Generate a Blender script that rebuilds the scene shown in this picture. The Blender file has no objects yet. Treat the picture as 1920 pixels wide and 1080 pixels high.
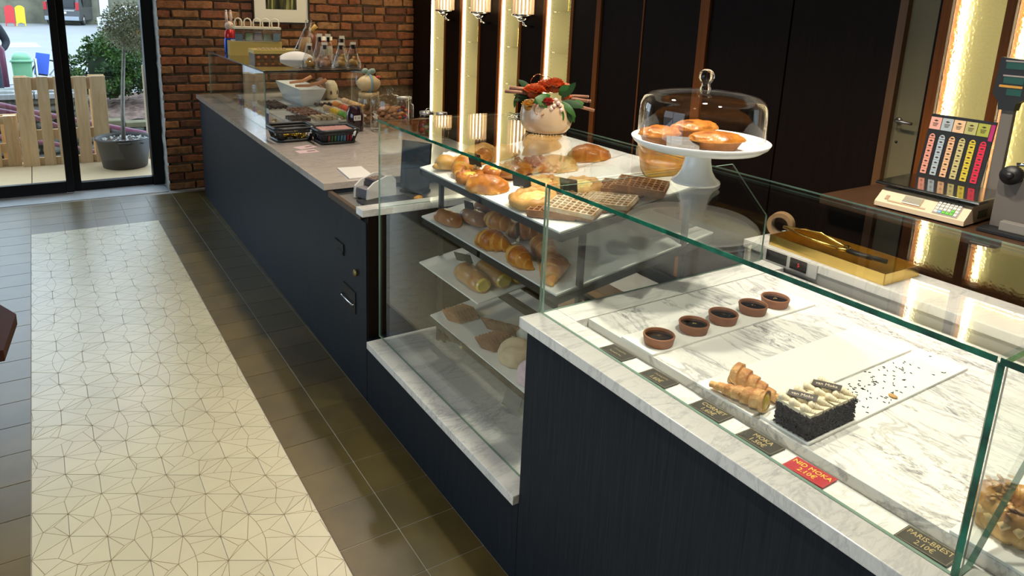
import bpy, bmesh, math, random
from mathutils import Vector, Matrix, noise
PI = math.pi
SC = bpy.context.scene
COL = SC.collection
rnd = random.Random(7)

# ------------------------------------------------------------------ camera
cam = bpy.data.cameras.new('camera')
camo = bpy.data.objects.new('camera', cam)
COL.objects.link(camo)
cam.sensor_fit = 'HORIZONTAL'; cam.sensor_width = 36.0
cam.lens = 36.0 * 1337.04 / 1920.0
cam.shift_x = (960 - 939.0) / 1920.0
cam.shift_y = -(540 - 333.2) / 1920.0
cam.clip_start = 0.02; cam.clip_end = 300
RX = Vector((0.84272455, -0.53697816, 0.03833778))
DN = Vector((-0.09494829, -0.21835234, -0.97123997))
FW = Vector((0.5299058, 0.81484766, -0.23499603))
m3 = Matrix((RX, -DN, -FW)).transposed()
camo.matrix_world = Matrix.Translation((-0.63883, -1.61369, 1.66059)) @ m3.to_4x4()
SC.camera = camo

# ------------------------------------------------------------------ view
SC.view_settings.view_transform = 'Standard'
SC.view_settings.look = 'None'
SC.view_settings.gamma = 1.0
SC.view_settings.use_curve_mapping = False
SC.view_settings.exposure = 0.0
SC.cycles.transparent_max_bounces = 32
SC.cycles.max_bounces = 10
SC.cycles.sample_clamp_indirect = 6.0
SC.cycles.caustics_reflective = False
SC.cycles.caustics_refractive = False

# ------------------------------------------------------------------ world: bright overcast sky
W = bpy.data.worlds.new('overcast_sky'); SC.world = W; W.use_nodes = True
wn = W.node_tree; wn.nodes.clear()
wo = wn.nodes.new('ShaderNodeOutputWorld'); wb = wn.nodes.new('ShaderNodeBackground')
wb.inputs[0].default_value = (0.69, 0.85, 1.0, 1); wb.inputs[1].default_value = 4.0
wn.links.new(wb.outputs[0], wo.inputs[0])

# ------------------------------------------------------------------ room lamps (warm ceiling spots) and daylight portals
def lamp(x, y, z, watts, col=(1.0, 0.895, 0.745), rad=0.045, ang=110, blend=0.6, aim=None):
    l = bpy.data.lights.new('ceiling_spot', 'SPOT'); l.energy = watts; l.color = col
    l.shadow_soft_size = rad; l.spot_size = math.radians(ang); l.spot_blend = blend
    o = bpy.data.objects.new('ceiling_spot', l); COL.objects.link(o); o.location = (x, y, z)
    if aim is not None:
        d = Vector(aim) - Vector((x, y, z)); o.rotation_euler = d.to_track_quat('-Z', 'Y').to_euler()
    return o
for (x, y, w) in ((0.85, -1.0, 130), (0.95, -0.25, 120), (0.9, 0.6, 120), (1.05, 1.7, 45), (1.0, 2.8, 55), (1.0, 3.9, 55)):
    lamp(x, y, 2.82, w)
for (x, y, w) in ((-0.5, -0.9, 55), (-1.9, -0.6, 30)):
    lamp(x, y, 2.82, w, ang=125)
lamp(2.0, 4.2, 2.82, 42, col=(1.0, 0.76, 0.42), aim=(1.6, 4.9, 1.4), ang=95)  # unseen spot added to turn the brick wall more orange
def portal(x, y, z, sx, sy, rot):
    l = bpy.data.lights.new('daylight_portal', 'AREA'); l.shape = 'RECTANGLE'; l.size = sx; l.size_y = sy
    l.cycles.is_portal = True
    o = bpy.data.objects.new('daylight_portal', l); COL.objects.link(o); o.location = (x, y, z); o.rotation_euler = rot
portal(-0.8, 5.35, 1.35, 1.9, 2.6, (-PI/2, 0, 0))
portal(-3.32, 0.4, 1.5, 3.2, 2.0, (PI/2, 0, -PI/2))

# ------------------------------------------------------------------ helpers
class MB:
    """Collects shapes; build() links them as ONE mesh object."""
    def __init__(s): s.v = []; s.f = []; s.m = []; s.sm = []
    def add(s, vs, fs, m=0, smooth=False):
        n = len(s.v); s.v += [tuple(v) for v in vs]
        for f in fs: s.f.append([i + n for i in f]); s.m.append(m); s.sm.append(smooth)
        return s
    def box(s, x0, x1, y0, y1, z0, z1, m=0, bev=0.0):
        if bev <= 0:
            vs = [(x, y, z) for z in (z0, z1) for y in (y0, y1) for x in (x0, x1)]
            return s.add(vs, [(0, 2, 3, 1), (4, 5, 7, 6), (0, 1, 5, 4), (2, 6, 7, 3), (0, 4, 6, 2), (1, 3, 7, 5)], m)
        b = bmesh.new(); bmesh.ops.create_cube(b, size=1)
        for v in b.verts:
            v.co = Vector(((x0 + x1) / 2 + v.co.x * (x1 - x0), (y0 + y1) / 2 + v.co.y * (y1 - y0), (z0 + z1) / 2 + v.co.z * (z1 - z0)))
        bmesh.ops.bevel(b, geom=b.edges[:], offset=bev, segments=2, profile=0.6, affect='EDGES')
        return s.bm(b, m, False)
    def bm(s, b, m=0, smooth=False):
        b.verts.index_update()
        s.add([v.co[:] for v in b.verts], [[v.index for v in f.verts] for f in b.faces], m, smooth); b.free(); return s
    def prism(s, pts, z0, z1, m=0):
        n = len(pts)
        vs = [(x, y, z0) for x, y in pts] + [(x, y, z1) for x, y in pts]
        return s.add(vs, [list(range(n))[::-1], list(range(n, 2 * n))] + [(i, (i + 1) % n, n + (i + 1) % n, n + i) for i in range(n)], m)
    def ring(s, c, rx, ry, n): return [(c[0] + rx * math.cos(2 * PI * i / n), c[1] + ry * math.sin(2 * PI * i / n), c[2]) for i in range(n)]
    def lathe(s, prof, n=32, c=(0, 0, 0), m=0, cap0=False, cap1=False, smooth=True):
        vs = []
        for r, z in prof: vs += [(c[0] + r * math.cos(2 * PI * i / n), c[1] + r * math.sin(2 * PI * i / n), c[2] + z) for i in range(n)]
        fs = [(k * n + i, k * n + (i + 1) % n, (k + 1) * n + (i + 1) % n, (k + 1) * n + i) for k in range(len(prof) - 1) for i in range(n)]
        if cap0: fs.append(list(range(n))[::-1])
        if cap1: fs.append([(len(prof) - 1) * n + i for i in range(n)])
        return s.add(vs, fs, m, smooth)
    def loft(s, rings, m=0, cap=True, smooth=True, closed=False):
        n = len(rings[0]); vs = [p for r in rings for p in r]; K = len(rings)
        fs = [(k * n + i, k * n + (i + 1) % n, ((k + 1) % K) * n + (i + 1) % n, ((k + 1) % K) * n + i) for k in range(K if closed else K - 1) for i in range(n)]
        if cap and not closed: fs += [list(range(n))[::-1], [(K - 1) * n + i for i in range(n)]]
        return s.add(vs, fs, m, smooth)
    def tube(s, pts, r, n=8, m=0, closed=False, smooth=True):
        P = [Vector(p) for p in pts]; rings = []; up = Vector((0.13, 0.21, 0.97)); K = len(P)
        for i, p in enumerate(P):
            a = P[(i - 1) % K] if (closed or i > 0) else p; b = P[(i + 1) % K] if (closed or i < K - 1) else p
            t = (b - a).normalized()
            if abs(t.dot(up)) > 0.95: up = Vector((0.9, 0.3, 0.1))
            u = t.cross(up).normalized(); w = u.cross(t)
            rr = r(i / (K - 1)) if callable(r) else r
            rings.append([tuple(p + u * (rr * math.cos(2 * PI * j / n)) + w * (rr * math.sin(2 * PI * j / n))) for j in range(n)])
        return s.loft(rings, m, True, smooth, closed)
    def cyl(s, c, r, h, n=20, m=0, axis='z', smooth=True):
        d = {'x': (h, 0, 0), 'y': (0, h, 0), 'z': (0, 0, h)}[axis]
        return s.tube([c, (c[0] + d[0], c[1] + d[1], c[2] + d[2])], r, n, m, False, smooth)
    def ball(s, c, rx, ry=None, rz=None, m=0, sub=2, nz=0.0, fq=8.0, seed=0.0, flat=None):
        ry = rx if ry is None else ry; rz = rx if rz is None else rz
        b = bmesh.new(); bmesh.ops.create_icosphere(b, subdivisions=sub, radius=1)
        for v in b.verts:
            q = v.co.copy(); k = 1 + nz * noise.noise(q * fq / 4 + Vector((seed, seed * 1.7, -seed)))
            z = q.z * rz * k
            if flat is not None and z < flat: z = flat
            v.co = Vector((c[0] + q.x * rx * k, c[1] + q.y * ry * k, c[2] + z))
        return s.bm(b, m, True)
    def xf(s, mat, start=0):
        for i in range(start, len(s.v)): s.v[i] = tuple(mat @ Vector(s.v[i]))
        return s
    def mesh(s, name, mats):
        me = bpy.data.meshes.new(name); me.from_pydata(s.v, [], s.f)
        for x in (mats if isinstance(mats, (list, tuple)) else [mats]): me.materials.append(x)
        me.polygons.foreach_set('material_index', s.m); me.polygons.foreach_set('use_smooth', s.sm)
        b = bmesh.new(); b.from_mesh(me); bmesh.ops.recalc_face_normals(b, faces=b.faces[:]); b.to_mesh(me); b.free()
        me.update(); return me
    def build(s, name, mats, parent=None, loc=None, rot=None):
        return link(name, s.mesh(name, mats), parent, loc, rot)
def link(name, me, parent=None, loc=None, rot=None):
    o = bpy.data.objects.new(name, me); COL.objects.link(o)
    if parent is not None: o.parent = parent
    if loc is not None: o.location = loc
    if rot is not None: o.rotation_euler = rot if isinstance(rot, (tuple, list)) else (0, 0, rot)
    return o
def tag(o, label=None, cat=None, group=None, kind=None):
    if label: o['label'] = label
    if cat: o['category'] = cat
    if group: o['group'] = group
    if kind: o['kind'] = kind
    return o
def thing(name, label, cat, loc=(0, 0, 0), rot=0.0, group=None):
    o = bpy.data.objects.new(name, None); COL.objects.link(o); o.empty_display_size = 0.05
    o.location = loc; o.rotation_euler = rot if isinstance(rot, (tuple, list)) else (0, 0, rot)
    return tag(o, label, cat, group)
def dup(o, parent=None, loc=None, rot=None, label=None):
    c = o.copy(); COL.objects.link(c)
    if parent is not None: c.parent = parent
    if loc is not None: c.location = loc
    if rot is not None: c.rotation_euler = rot if isinstance(rot, (tuple, list)) else (0, 0, rot)
    if label: c['label'] = label
    for ch in list(o.children): dup(ch, c)
    return c
def words(name, body, size, mat, parent, loc, rot, ext=0.0002, sx=1.0, align='CENTER'):
    cu = bpy.data.curves.new(name, 'FONT'); cu.body = body; cu.size = size; cu.extrude = ext
    cu.align_x = align; cu.align_y = 'CENTER'; cu.resolution_u = 2
    t = bpy.data.objects.new(name, cu); COL.objects.link(t)
    dg = bpy.context.evaluated_depsgraph_get()
    me = bpy.data.meshes.new_from_object(t.evaluated_get(dg)); bpy.data.objects.remove(t)
    me.materials.clear(); me.materials.append(mat)
    o = link(name, me, parent, loc, rot); o.scale = (sx, 1, 1); return o

# ------------------------------------------------------------------ materials
def newmat(name):
    m = bpy.data.materials.new(name); m.use_nodes = True; t = m.node_tree
    return m, t, t.nodes['Principled BSDF'], t.nodes['Material Output']
def ramp(t, fac, stops):
    r = t.nodes.new('ShaderNodeValToRGB'); e = r.color_ramp.elements
    while len(e) < len(stops): e.new(0.5)
    for i, (p, c) in enumerate(stops): e[i].position = p; e[i].color = (*c, 1)
    t.links.new(fac, r.inputs[0]); return r.outputs[0]
def coords(t, kind='Object', scale=(1, 1, 1)):
    if kind == 'World':
        ge = t.nodes.new('ShaderNodeNewGeometry'); mp = t.nodes.new('ShaderNodeMapping'); mp.inputs['Scale'].default_value = scale
        t.links.new(ge.outputs['Position'], mp.inputs[0]); return mp.outputs[0]
    tc = t.nodes.new('ShaderNodeTexCoord'); mp = t.nodes.new('ShaderNodeMapping'); mp.inputs['Scale'].default_value = scale
    t.links.new(tc.outputs[kind], mp.inputs[0]); return mp.outputs[0]
def noisetex(t, vec, scale, detail=4, rough=0.55, dist=0.0):
    n = t.nodes.new('ShaderNodeTexNoise'); n.inputs['Scale'].default_value = scale; n.inputs['Detail'].default_value = detail
    n.inputs['Roughness'].default_value = rough; n.inputs['Distortion'].default_value = dist
    t.links.new(vec, n.inputs['Vector']); return n.outputs[0]
def bump(t, p, fac, strength, dist=0.01):
    b = t.nodes.new('ShaderNodeBump'); b.inputs['Strength'].default_value = strength; b.inputs['Distance'].default_value = dist
    t.links.new(fac, b.inputs['Height']); t.links.new(b.outputs[0], p.inputs['Normal'])
def M(name, col, rough=0.5, metal=0.0, var=0.0, vs=20.0, vec=(1, 1, 1), bmp=0.0, bs=60.0, spec=0.5, col2=None, coat=0.0, sss=0.0, byobj=0.0, trans=0.0, ior=1.45, emit=None, es=0.0, space='Object'):
    m, t, p, out = newmat(name)
    p.inputs['Roughness'].default_value = rough; p.inputs['Metallic'].default_value = metal
    p.inputs['Specular IOR Level'].default_value = spec; p.inputs['Coat Weight'].default_value = coat; p.inputs['Coat Roughness'].default_value = 0.08
    p.inputs['IOR'].default_value = ior; p.inputs['Transmission Weight'].default_value = trans
    p.inputs['Subsurface Weight'].default_value = sss; p.inputs['Subsurface Radius'].default_value = (0.02, 0.01, 0.006)
    p.inputs['Base Color'].default_value = (*col, 1)
    if emit: p.inputs['Emission Color'].default_value = (*emit, 1); p.inputs['Emission Strength'].default_value = es
    c = None
    if var > 0 or col2:
        v = coords(t, space, vec)
        f = noisetex(t, v, vs)
        d = col2 if col2 else tuple(max(0, x * (1 - var)) for x in col)
        c = ramp(t, f, [(0.36, d), (0.64, col)])
    if byobj > 0:
        oi = t.nodes.new('ShaderNodeObjectInfo'); hs = t.nodes.new('ShaderNodeHueSaturation')
        mr = t.nodes.new('ShaderNodeMapRange'); mr.inputs[3].default_value = 1 - byobj; mr.inputs[4].default_value = 1 + byobj
        t.links.new(oi.outputs['Random'], mr.inputs[0]); t.links.new(mr.outputs[0], hs.inputs['Value'])
        if c: t.links.new(c, hs.inputs['Color'])
        else: hs.inputs['Color'].default_value = (*col, 1)
        c = hs.outputs[0]
    if c: t.links.new(c, p.inputs['Base Color'])
    if bmp > 0:
        v = coords(t, space, vec); bump(t, p, noisetex(t, v, bs), bmp)
    return m
def glass(name, tint=(0.965, 0.985, 0.975), base=0.034, rough=0.0, power=5.0, top=0.95, bumpy=None):
    """Thin clear glass: see-through sheet with a mirror reflection that grows towards grazing angles."""
    m, t, p, out = newmat(name); t.nodes.remove(p)
    tr = t.nodes.new('ShaderNodeBsdfTransparent'); tr.inputs[0].default_value = (*tint, 1)
    gl = t.nodes.new('ShaderNodeBsdfGlossy'); gl.inputs['Roughness'].default_value = rough; gl.inputs[0].default_value = (1, 1, 1, 1)
    lw = t.nodes.new('ShaderNodeLayerWeight'); lw.inputs[0].default_value = 0.5
    pw = t.nodes.new('ShaderNodeMath'); pw.operation = 'POWER'; pw.inputs[1].default_value = power
    ml = t.nodes.new('ShaderNodeMath'); ml.operation = 'MULTIPLY_ADD'; ml.inputs[1].default_value = top; ml.inputs[2].default_value = base
    mx = t.nodes.new('ShaderNodeMixShader')
    t.links.new(lw.outputs['Facing'], pw.inputs[0]); t.links.new(pw.outputs[0], ml.inputs[0]); t.links.new(ml.outputs[0], mx.inputs[0])
    t.links.new(tr.outputs[0], mx.inputs[1]); t.links.new(gl.outputs[0], mx.inputs[2]); t.links.new(mx.outputs[0], out.inputs[0])
    if bumpy:
        b = t.nodes.new('ShaderNodeBump'); b.inputs['Strength'].default_value = bumpy; b.inputs['Distance'].default_value = 0.01
        t.links.new(noisetex(t, coords(t), 45), b.inputs['Height']); t.links.new(b.outputs[0], gl.inputs['Normal']); t.links.new(b.outputs[0], lw.inputs['Normal'])
    return m
def emis(name, col, st):
    m, t, p, out = newmat(name); t.nodes.remove(p); e = t.nodes.new('ShaderNodeEmission')
    e.inputs[0].default_value = (*col, 1); e.inputs[1].default_value = st; t.links.new(e.outputs[0], out.inputs[0]); return m
def marble(name, c0=(0.82, 0.80, 0.76), vein=(0.30, 0.29, 0.29), scale=1.0, rot=0.6, amount=1.0, rough=0.16, along=(1.0, 2.6)):
    m, t, p, out = newmat(name)
    tc = t.nodes.new('ShaderNodeTexCoord'); mp = t.nodes.new('ShaderNodeMapping'); mp.inputs['Rotation'].default_value = (0.25, 0.1, rot)
    mp.inputs['Scale'].default_value = (scale * along[0], scale * along[1], scale)
    t.links.new(tc.outputs['Object'], mp.inputs[0]); v = mp.outputs[0]
    n1 = noisetex(t, v, 3.2, 8, 0.62, 0.9); n2 = noisetex(t, v, 9.0, 6, 0.6, 1.4); n3 = noisetex(t, v, 2.0, 3)
    def ridge(f, w):
        a = t.nodes.new('ShaderNodeMath'); a.operation = 'SUBTRACT'; a.inputs[1].default_value = 0.5
        b = t.nodes.new('ShaderNodeMath'); b.operation = 'ABSOLUTE'; c = t.nodes.new('ShaderNodeMapRange'); c.inputs[2].default_value = w; c.inputs[3].default_value = 1; c.inputs[4].default_value = 0
        t.links.new(f, a.inputs[0]); t.links.new(a.outputs[0], b.inputs[0]); t.links.new(b.outputs[0], c.inputs[0]); return c.outputs[0]
    r1 = ridge(n1, 0.030); r2 = ridge(n2, 0.035)
    msk = t.nodes.new('ShaderNodeMapRange'); msk.inputs[1].default_value = 0.42; msk.inputs[2].default_value = 0.66
    t.links.new(n3, msk.inputs[0])
    k = t.nodes.new('ShaderNodeMath'); k.operation = 'MULTIPLY'; t.links.new(r2, k.inputs[0]); t.links.new(msk.outputs[0], k.inputs[1])
    k1 = t.nodes.new('ShaderNodeMath'); k1.operation = 'MULTIPLY_ADD'; k1.inputs[1].default_value = 0.75; t.links.new(r1, k1.inputs[0]); t.links.new(k.outputs[0], k1.inputs[2])
    cl = t.nodes.new('ShaderNodeMath'); cl.operation = 'MULTIPLY'; cl.use_clamp = True; cl.inputs[1].default_value = 0.62 * amount; t.links.new(k1.outputs[0], cl.inputs[0])
    base = ramp(t, n3, [(0.3, tuple(x * 0.9 for x in c0)), (0.7, c0)])
    mx = t.nodes.new('ShaderNodeMix'); mx.data_type = 'RGBA'; t.links.new(cl.outputs[0], mx.inputs[0]); t.links.new(base, mx.inputs[6]); mx.inputs[7].default_value = (*vein, 1)
    t.links.new(mx.outputs[2], p.inputs['Base Color']); p.inputs['Roughness'].default_value = rough
    return m
def wood(name, c0, c1, vec=(30, 30, 1.2), rough=0.45, byobj=0.0, spec=0.4, bmp=0.1):
    m, t, p, out = newmat(name); v = coords(t, 'Object', vec)
    f = noisetex(t, v, 3.0, 6, 0.65, 0.4); c = ramp(t, f, [(0.3, c0), (0.7, c1)])
    if byobj > 0:
        oi = t.nodes.new('ShaderNodeObjectInfo'); hs = t.nodes.new('ShaderNodeHueSaturation'); mr = t.nodes.new('ShaderNodeMapRange')
        mr.inputs[3].default_value = 1 - byobj; mr.inputs[4].default_value = 1 + byobj
        t.links.new(oi.outputs['Random'], mr.inputs[0]); t.links.new(mr.outputs[0], hs.inputs['Value']); t.links.new(c, hs.inputs['Color']); c = hs.outputs[0]
    t.links.new(c, p.inputs['Base Color']); p.inputs['Roughness'].default_value = rough; p.inputs['Specular IOR Level'].default_value = spec
    if bmp: bump(t, p, f, bmp)
    return m

CASE_GLASS = glass('case_glass')
JAR_GLASS = glass('jar_glass', (0.97, 0.975, 0.965), 0.05)
DOME_GLASS = glass('dome_glass', (0.985, 0.985, 0.97), 0.035, power=3.2, top=0.8)
DOOR_GLASS = glass('door_glass', (0.97, 0.985, 0.985), 0.04)
FILM = glass('cellophane', (0.90, 0.90, 0.88), 0.10, rough=0.12, power=2.0, top=0.6, bumpy=0.6)
EDGE = M('green_glass_edge', (0.020, 0.20, 0.115), 0.08, spec=0.8, var=0.75, vs=3, vec=(6, 6, 6))
EDGE_PALE = M('pale_glass_edge', (0.22, 0.34, 0.27), 0.12, spec=0.8)
MARBLE = marble('white_marble', (0.82, 0.80, 0.76), (0.36, 0.36, 0.37), 0.9, 0.6, 0.7)
MARBLE_SLAB = marble('display_marble', (0.86, 0.84, 0.80), (0.24, 0.23, 0.25), 1.1, 0.22, 1.25, along=(3.0, 0.9))
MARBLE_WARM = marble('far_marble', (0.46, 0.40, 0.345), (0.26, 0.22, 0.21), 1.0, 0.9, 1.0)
NAVY = wood('blue_black_laminate', (0.010, 0.014, 0.020), (0.022, 0.028, 0.036), (60, 60, 1.5), 0.5, spec=0.10, bmp=0.0)
BLACK = M('black_metal', (0.012, 0.012, 0.013), 0.42)
DARKWOOD = wood('dark_wenge', (0.007, 0.0035, 0.002), (0.013, 0.0065, 0.004), (40, 40, 1.0), 0.55, spec=0.12, bmp=0.0)
BROWNWOOD = wood('red_brown_wood', (0.17, 0.050, 0.010), (0.26, 0.080, 0.016), (40, 40, 1.2), 0.5, spec=0.15, bmp=0.0)
WHITE = M('white_ceramic', (0.82, 0.82, 0.80), 0.22)
TRAYW = M('white_board', (0.84, 0.83, 0.79), 0.35, var=0.03, vs=3)
SLATE = M('slate_tag', (0.035, 0.032, 0.026), 0.35)
GOLDINK = M('gold_ink', (0.50, 0.38, 0.16), 0.4)
GOLD = M('polished_brass', (0.85, 0.60, 0.18), 0.22, 1.0)
CHROME = M('chrome', (0.75, 0.75, 0.74), 0.12, 1.0)
STEEL = M('brushed_steel', (0.42, 0.41, 0.40), 0.35, 1.0)

# ================================================================== FLOOR
GROUT = M('grout', (0.40, 0.385, 0.36), 0.7)
TILE_DARK = M('olive_cement_tile', (0.112, 0.080, 0.022), 0.34, var=0.30, vs=5, byobj=0.14, spec=0.85, space='World')
TILE_PALE = M('cream_cement_tile', (0.52, 0.485, 0.33), 0.31, var=0.06, vs=6, byobj=0.05, spec=1.0, space='World')
TILE_LINE = M('inlaid_line', (0.20, 0.15, 0.07), 0.4)
fl = MB(); fl.box(-3.4, 2.9, -4.0, 5.3, -0.12, -0.0025)
floor = tag(fl.build('floor', GROUT), kind='structure')
dt = MB(); dt.box(-0.0984, 0.0984, -0.0984, 0.0984, -0.006, 0.0, bev=0.0007)
dtm = dt.mesh('dark_tile', TILE_DARK)
def dark_tile(x, y):
    link('dark_tile', dtm, floor, (x, y, rnd.uniform(-0.0004, 0.0)))
for k in range(-7, 24):
    for c in (0.1, 0.3): dark_tile(c, k * 0.2 + 0.1)
    if 5 <= k: dark_tile(0.5, k * 0.2 + 0.1)
for k in range(-7, 24): dark_tile(-0.9, k * 0.2 + 0.045 + 0.1)
for k in range(4, 24): dark_tile(-1.1, k * 0.2 + 0.045 + 0.1)
for r in range(4):
    for c in range(4): dark_tile(-0.7 + 0.2 * c, 4.045 + 0.1 + 0.2 * r)
HV = [(0.0, 0.1155), (0.1, 0.0577), (0.1, -0.0577), (0.0, -0.1155), (-0.1, -0.0577), (-0.1, 0.0577)]
PP, QQ, SS = (0.031, 0.0), (-0.040, -0.014), (0.060, 0.012)
ARC = [(0.0, 0.1155), (-0.012, 0.062), (-0.019, 0.018), (-0.018, -0.03), (-0.012, -0.07), (0.0, -0.1155)]
SEG = [(PP, HV[0]), (PP, HV[1]), (PP, HV[2]), (PP, HV[3]), (QQ, HV[5]), (QQ, HV[4]), (QQ, PP), (ARC[2], HV[5]), (ARC[4], HV[4]), (SS, HV[1]), (SS, PP), (SS, HV[2])] + list(zip(ARC, ARC[1:]))
def hex_mesh(rot, clip=None):
    """clip = (axis, sign, limit): keep sign*coordinate <= limit"""
    cr, sr = math.cos(rot), math.sin(rot)
    R2 = lambda p: (p[0] * cr - p[1] * sr, p[0] * sr + p[1] * cr)
    poly = [(x * 0.986, y * 0.986) for x, y in HV]; segs = [(R2(a), R2(b)) for a, b in SEG]
    for ax, sg, lim in (clip or []):
        out = []
        for i in range(len(poly)):
            a, b = poly[i], poly[(i + 1) % len(poly)]; da, db = lim - sg * a[ax], lim - sg * b[ax]
            if da >= 0: out.append(a)
            if da * db < 0: k = da / (da - db); out.append((a[0] + (b[0] - a[0]) * k, a[1] + (b[1] - a[1]) * k))
        poly = out; s2 = []
        for a, b in segs:
            da, db = lim - sg * a[ax], lim - sg * b[ax]
            if da < 0 and db < 0: continue
            if da * db < 0:
                k = da / (da - db); c = (a[0] + (b[0] - a[0]) * k, a[1] + (b[1] - a[1]) * k)
                a, b = (a, c) if da >= 0 else (c, b)
            s2.append((a, b))
        segs = s2
    if len(poly) < 3: return None
    mb = MB(); mb.prism(poly, -0.006, 0.0, 0)
    for a, b in segs:
        dx, dy = b[0] - a[0], b[1] - a[1]; L = math.hypot(dx, dy)
        if L < 0.004: continue
        nx, ny = -dy / L * 0.00085, dx / L * 0.00085
        mb.add([(a[0] + nx, a[1] + ny, 0.00015), (a[0] - nx, a[1] - ny, 0.00015), (b[0] - nx, b[1] - ny, 0.00015), (b[0] + nx, b[1] + ny, 0.00015)], [(0, 1, 2, 3)], 1)
    return mb.mesh('hexagon_tile', [TILE_PALE, TILE_LINE])
hexm = [hex_mesh(i * PI / 3) for i in range(6)]
for k in range(-8, 22):
    cy = 0.562 + 0.1732 * k
    xs = (-0.7, -0.5, -0.3, -0.1) if k % 2 == 0 else (-0.8, -0.6, -0.4, -0.2, 0.0)
    for cx in xs:
        clip = []
        if cx < -0.79: clip.append((0, -1, -0.0015))
        if cx > -0.01: clip.append((0, 1, -0.0015))
        if cy > 4.045 - 0.118: clip.append((1, 1, 4.0435 - cy))
        ri = rnd.randrange(6)
        me = hexm[ri] if not clip else hex_mesh(ri * PI / 3, clip)
        if me: link('hexagon_tile', me, floor, (cx, cy, rnd.uniform(-0.0003, 0.0)))
# border wedges at the far edge of the pale field
SILL = M('grey_stone_sill', (0.40, 0.43, 0.46), 0.45, var=0.12, vs=6)
sl = MB(); sl.box(-1.80, 0.19, 4.868, 5.33, -0.05, 0.004, bev=0.003)
tag(sl.build('trim_1', SILL), kind='structure')
# floor of planks behind the counter
PLANK = wood('floor_plank_wood', (0.09, 0.050, 0.022), (0.17, 0.10, 0.05), (14, 1.2, 14), 0.5, byobj=0.25)
pl = MB(); pl.box(-0.07, 0.07, -1.1, 1.1, -0.01, 0.004, bev=0.0015); plm = pl.mesh('plank', PLANK)
for i in range(9):
    for j in range(3): link('plank', plm, floor, (1.0 + 0.1425 * i, -1.3 + 2.205 * j + (0.6 if i % 2 else 0), 0.0))

# ================================================================== BRICK WALL (far)
MORTAR = M('mortar', (0.17, 0.115, 0.065), 0.9, var=0.3, vs=25, bmp=0.5, bs=90)
mb_, t_, p_, o_ = newmat('old_brick')
oi = t_.nodes.new('ShaderNodeObjectInfo')
cb = ramp(t_, oi.outputs['Random'], [(0.0, (0.14, 0.045, 0.020)), (0.22, (0.28, 0.085, 0.028)), (0.45, (0.30, 0.135, 0.045)), (0.62, (0.12, 0.048, 0.024)), (0.82, (0.24, 0.075, 0.024)), (1.0, (0.36, 0.19, 0.075))])
vv = coords(t_, 'World', (1, 1, 1)); nn = noisetex(t_, vv, 26, 6, 0.72)
tcg = t_.nodes.new('ShaderNodeVectorMath'); tcg.operation = 'ADD'
mixb = t_.nodes.new('ShaderNodeMix'); mixb.data_type = 'RGBA'; mixb.blend_type = 'MULTIPLY'; mixb.inputs[0].default_value = 0.8
t_.links.new(cb, mixb.inputs[6]); t_.links.new(ramp(t_, nn, [(0.30, (0.30, 0.26, 0.24)), (0.55, (0.95, 0.95, 0.95)), (0.72, (1.5, 1.6, 1.5))]), mixb.inputs[7])
t_.links.new(mixb.outputs[2], p_.inputs['Base Color']); p_.inputs['Roughness'].default_value = 0.75; bump(t_, p_, nn, 0.55, 0.008)
BRICK = mb_
wf = MB(); wf.box(0.215, 2.75, 4.925, 5.15, 0, 2.9); wf.box(-3.4, -1.805, 4.925, 5.30, 0, 2.9); wf.box(-1.80, 0.21, 5.14, 5.30, 2.76, 2.9)
wall_far = tag(wf.build('wall_far', MORTAR), kind='structure')
brm = []
for i in range(8):
    b = bmesh.new(); bmesh.ops.create_cube(b, size=1)
    for v in b.verts: v.co = Vector((v.co.x * 0.2, v.co.y * 0.03, v.co.z * 0.06))
    bmesh.ops.subdivide_edges(b, edges=[e for e in b.edges if abs(e.verts[0].co.x - e.verts[1].co.x) > 0.1], cuts=3)
    bmesh.ops.bevel(b, geom=[e for e in b.edges if min(v.co.y for v in e.verts) < -0.01 and e.is_manifold and e.calc_face_angle(0) > 0.5], offset=0.006, segments=1, affect='EDGES')
    for v in b.verts:
        q = v.co * 22 + Vector((i * 3.1, 0, 0)); d = noise.noise_vector(q)
        v.co += Vector((d.x * 0.006, d.y * 0.006, d.z * 0.0065))
    brm.append(MB().bm(b).mesh('brick', BRICK))
row = 0; z = 0.035
while z < 2.02:
    x = 0.205 - (0.0 if row % 2 == 0 else 0.0); first = True
    while x < 2.55:
        Lb = rnd.uniform(0.185, 0.225)
        if first and row % 2: Lb = rnd.uniform(0.09, 0.12)
        elif rnd.random() < 0.08: Lb = 0.1
        first = False
        if x + Lb > 2.55: Lb = 2.55 - x
        if (z > 0.80 or x < 0.5) and Lb > 0.03:
            o = link('brick', brm[rnd.randrange(8)], wall_far, (x + Lb / 2, 4.915 + rnd.uniform(-0.004, 0.003), z + rnd.uniform(-0.003, 0.003)), (0, rnd.uniform(-0.012, 0.012), 0))
            o.scale = (Lb / 0.2, 1, rnd.uniform(0.90, 1.05))
        x += Lb + rnd.uniform(0.012, 0.02)
    z += 0.0765; row += 1
# whitewashed ragged return beside the door
jm = MB(); b = bmesh.new(); bmesh.ops.create_grid(b, x_segments=3, y_segments=60, size=0.5)
vs = [v for v in b.verts]
for v in vs:
    y, zz = v.co.x, v.co.y
    v.co = Vector((0.205 + 0.010 * noise.noise(Vector((y * 3, zz * 40, 1))), 5.05 + y * 0.30 - (0.012 * noise.noise(Vector((7, zz * 55, 2))) if y < -0.3 else 0), 1.45 + zz * 2.9))
jm.bm(b, 0, True)
tag(jm.build('trim_2', M('whitewash', (0.46, 0.44, 0.40), 0.9, var=0.35, vs=18, bmp=0.6, bs=60)), kind='structure')

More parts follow.
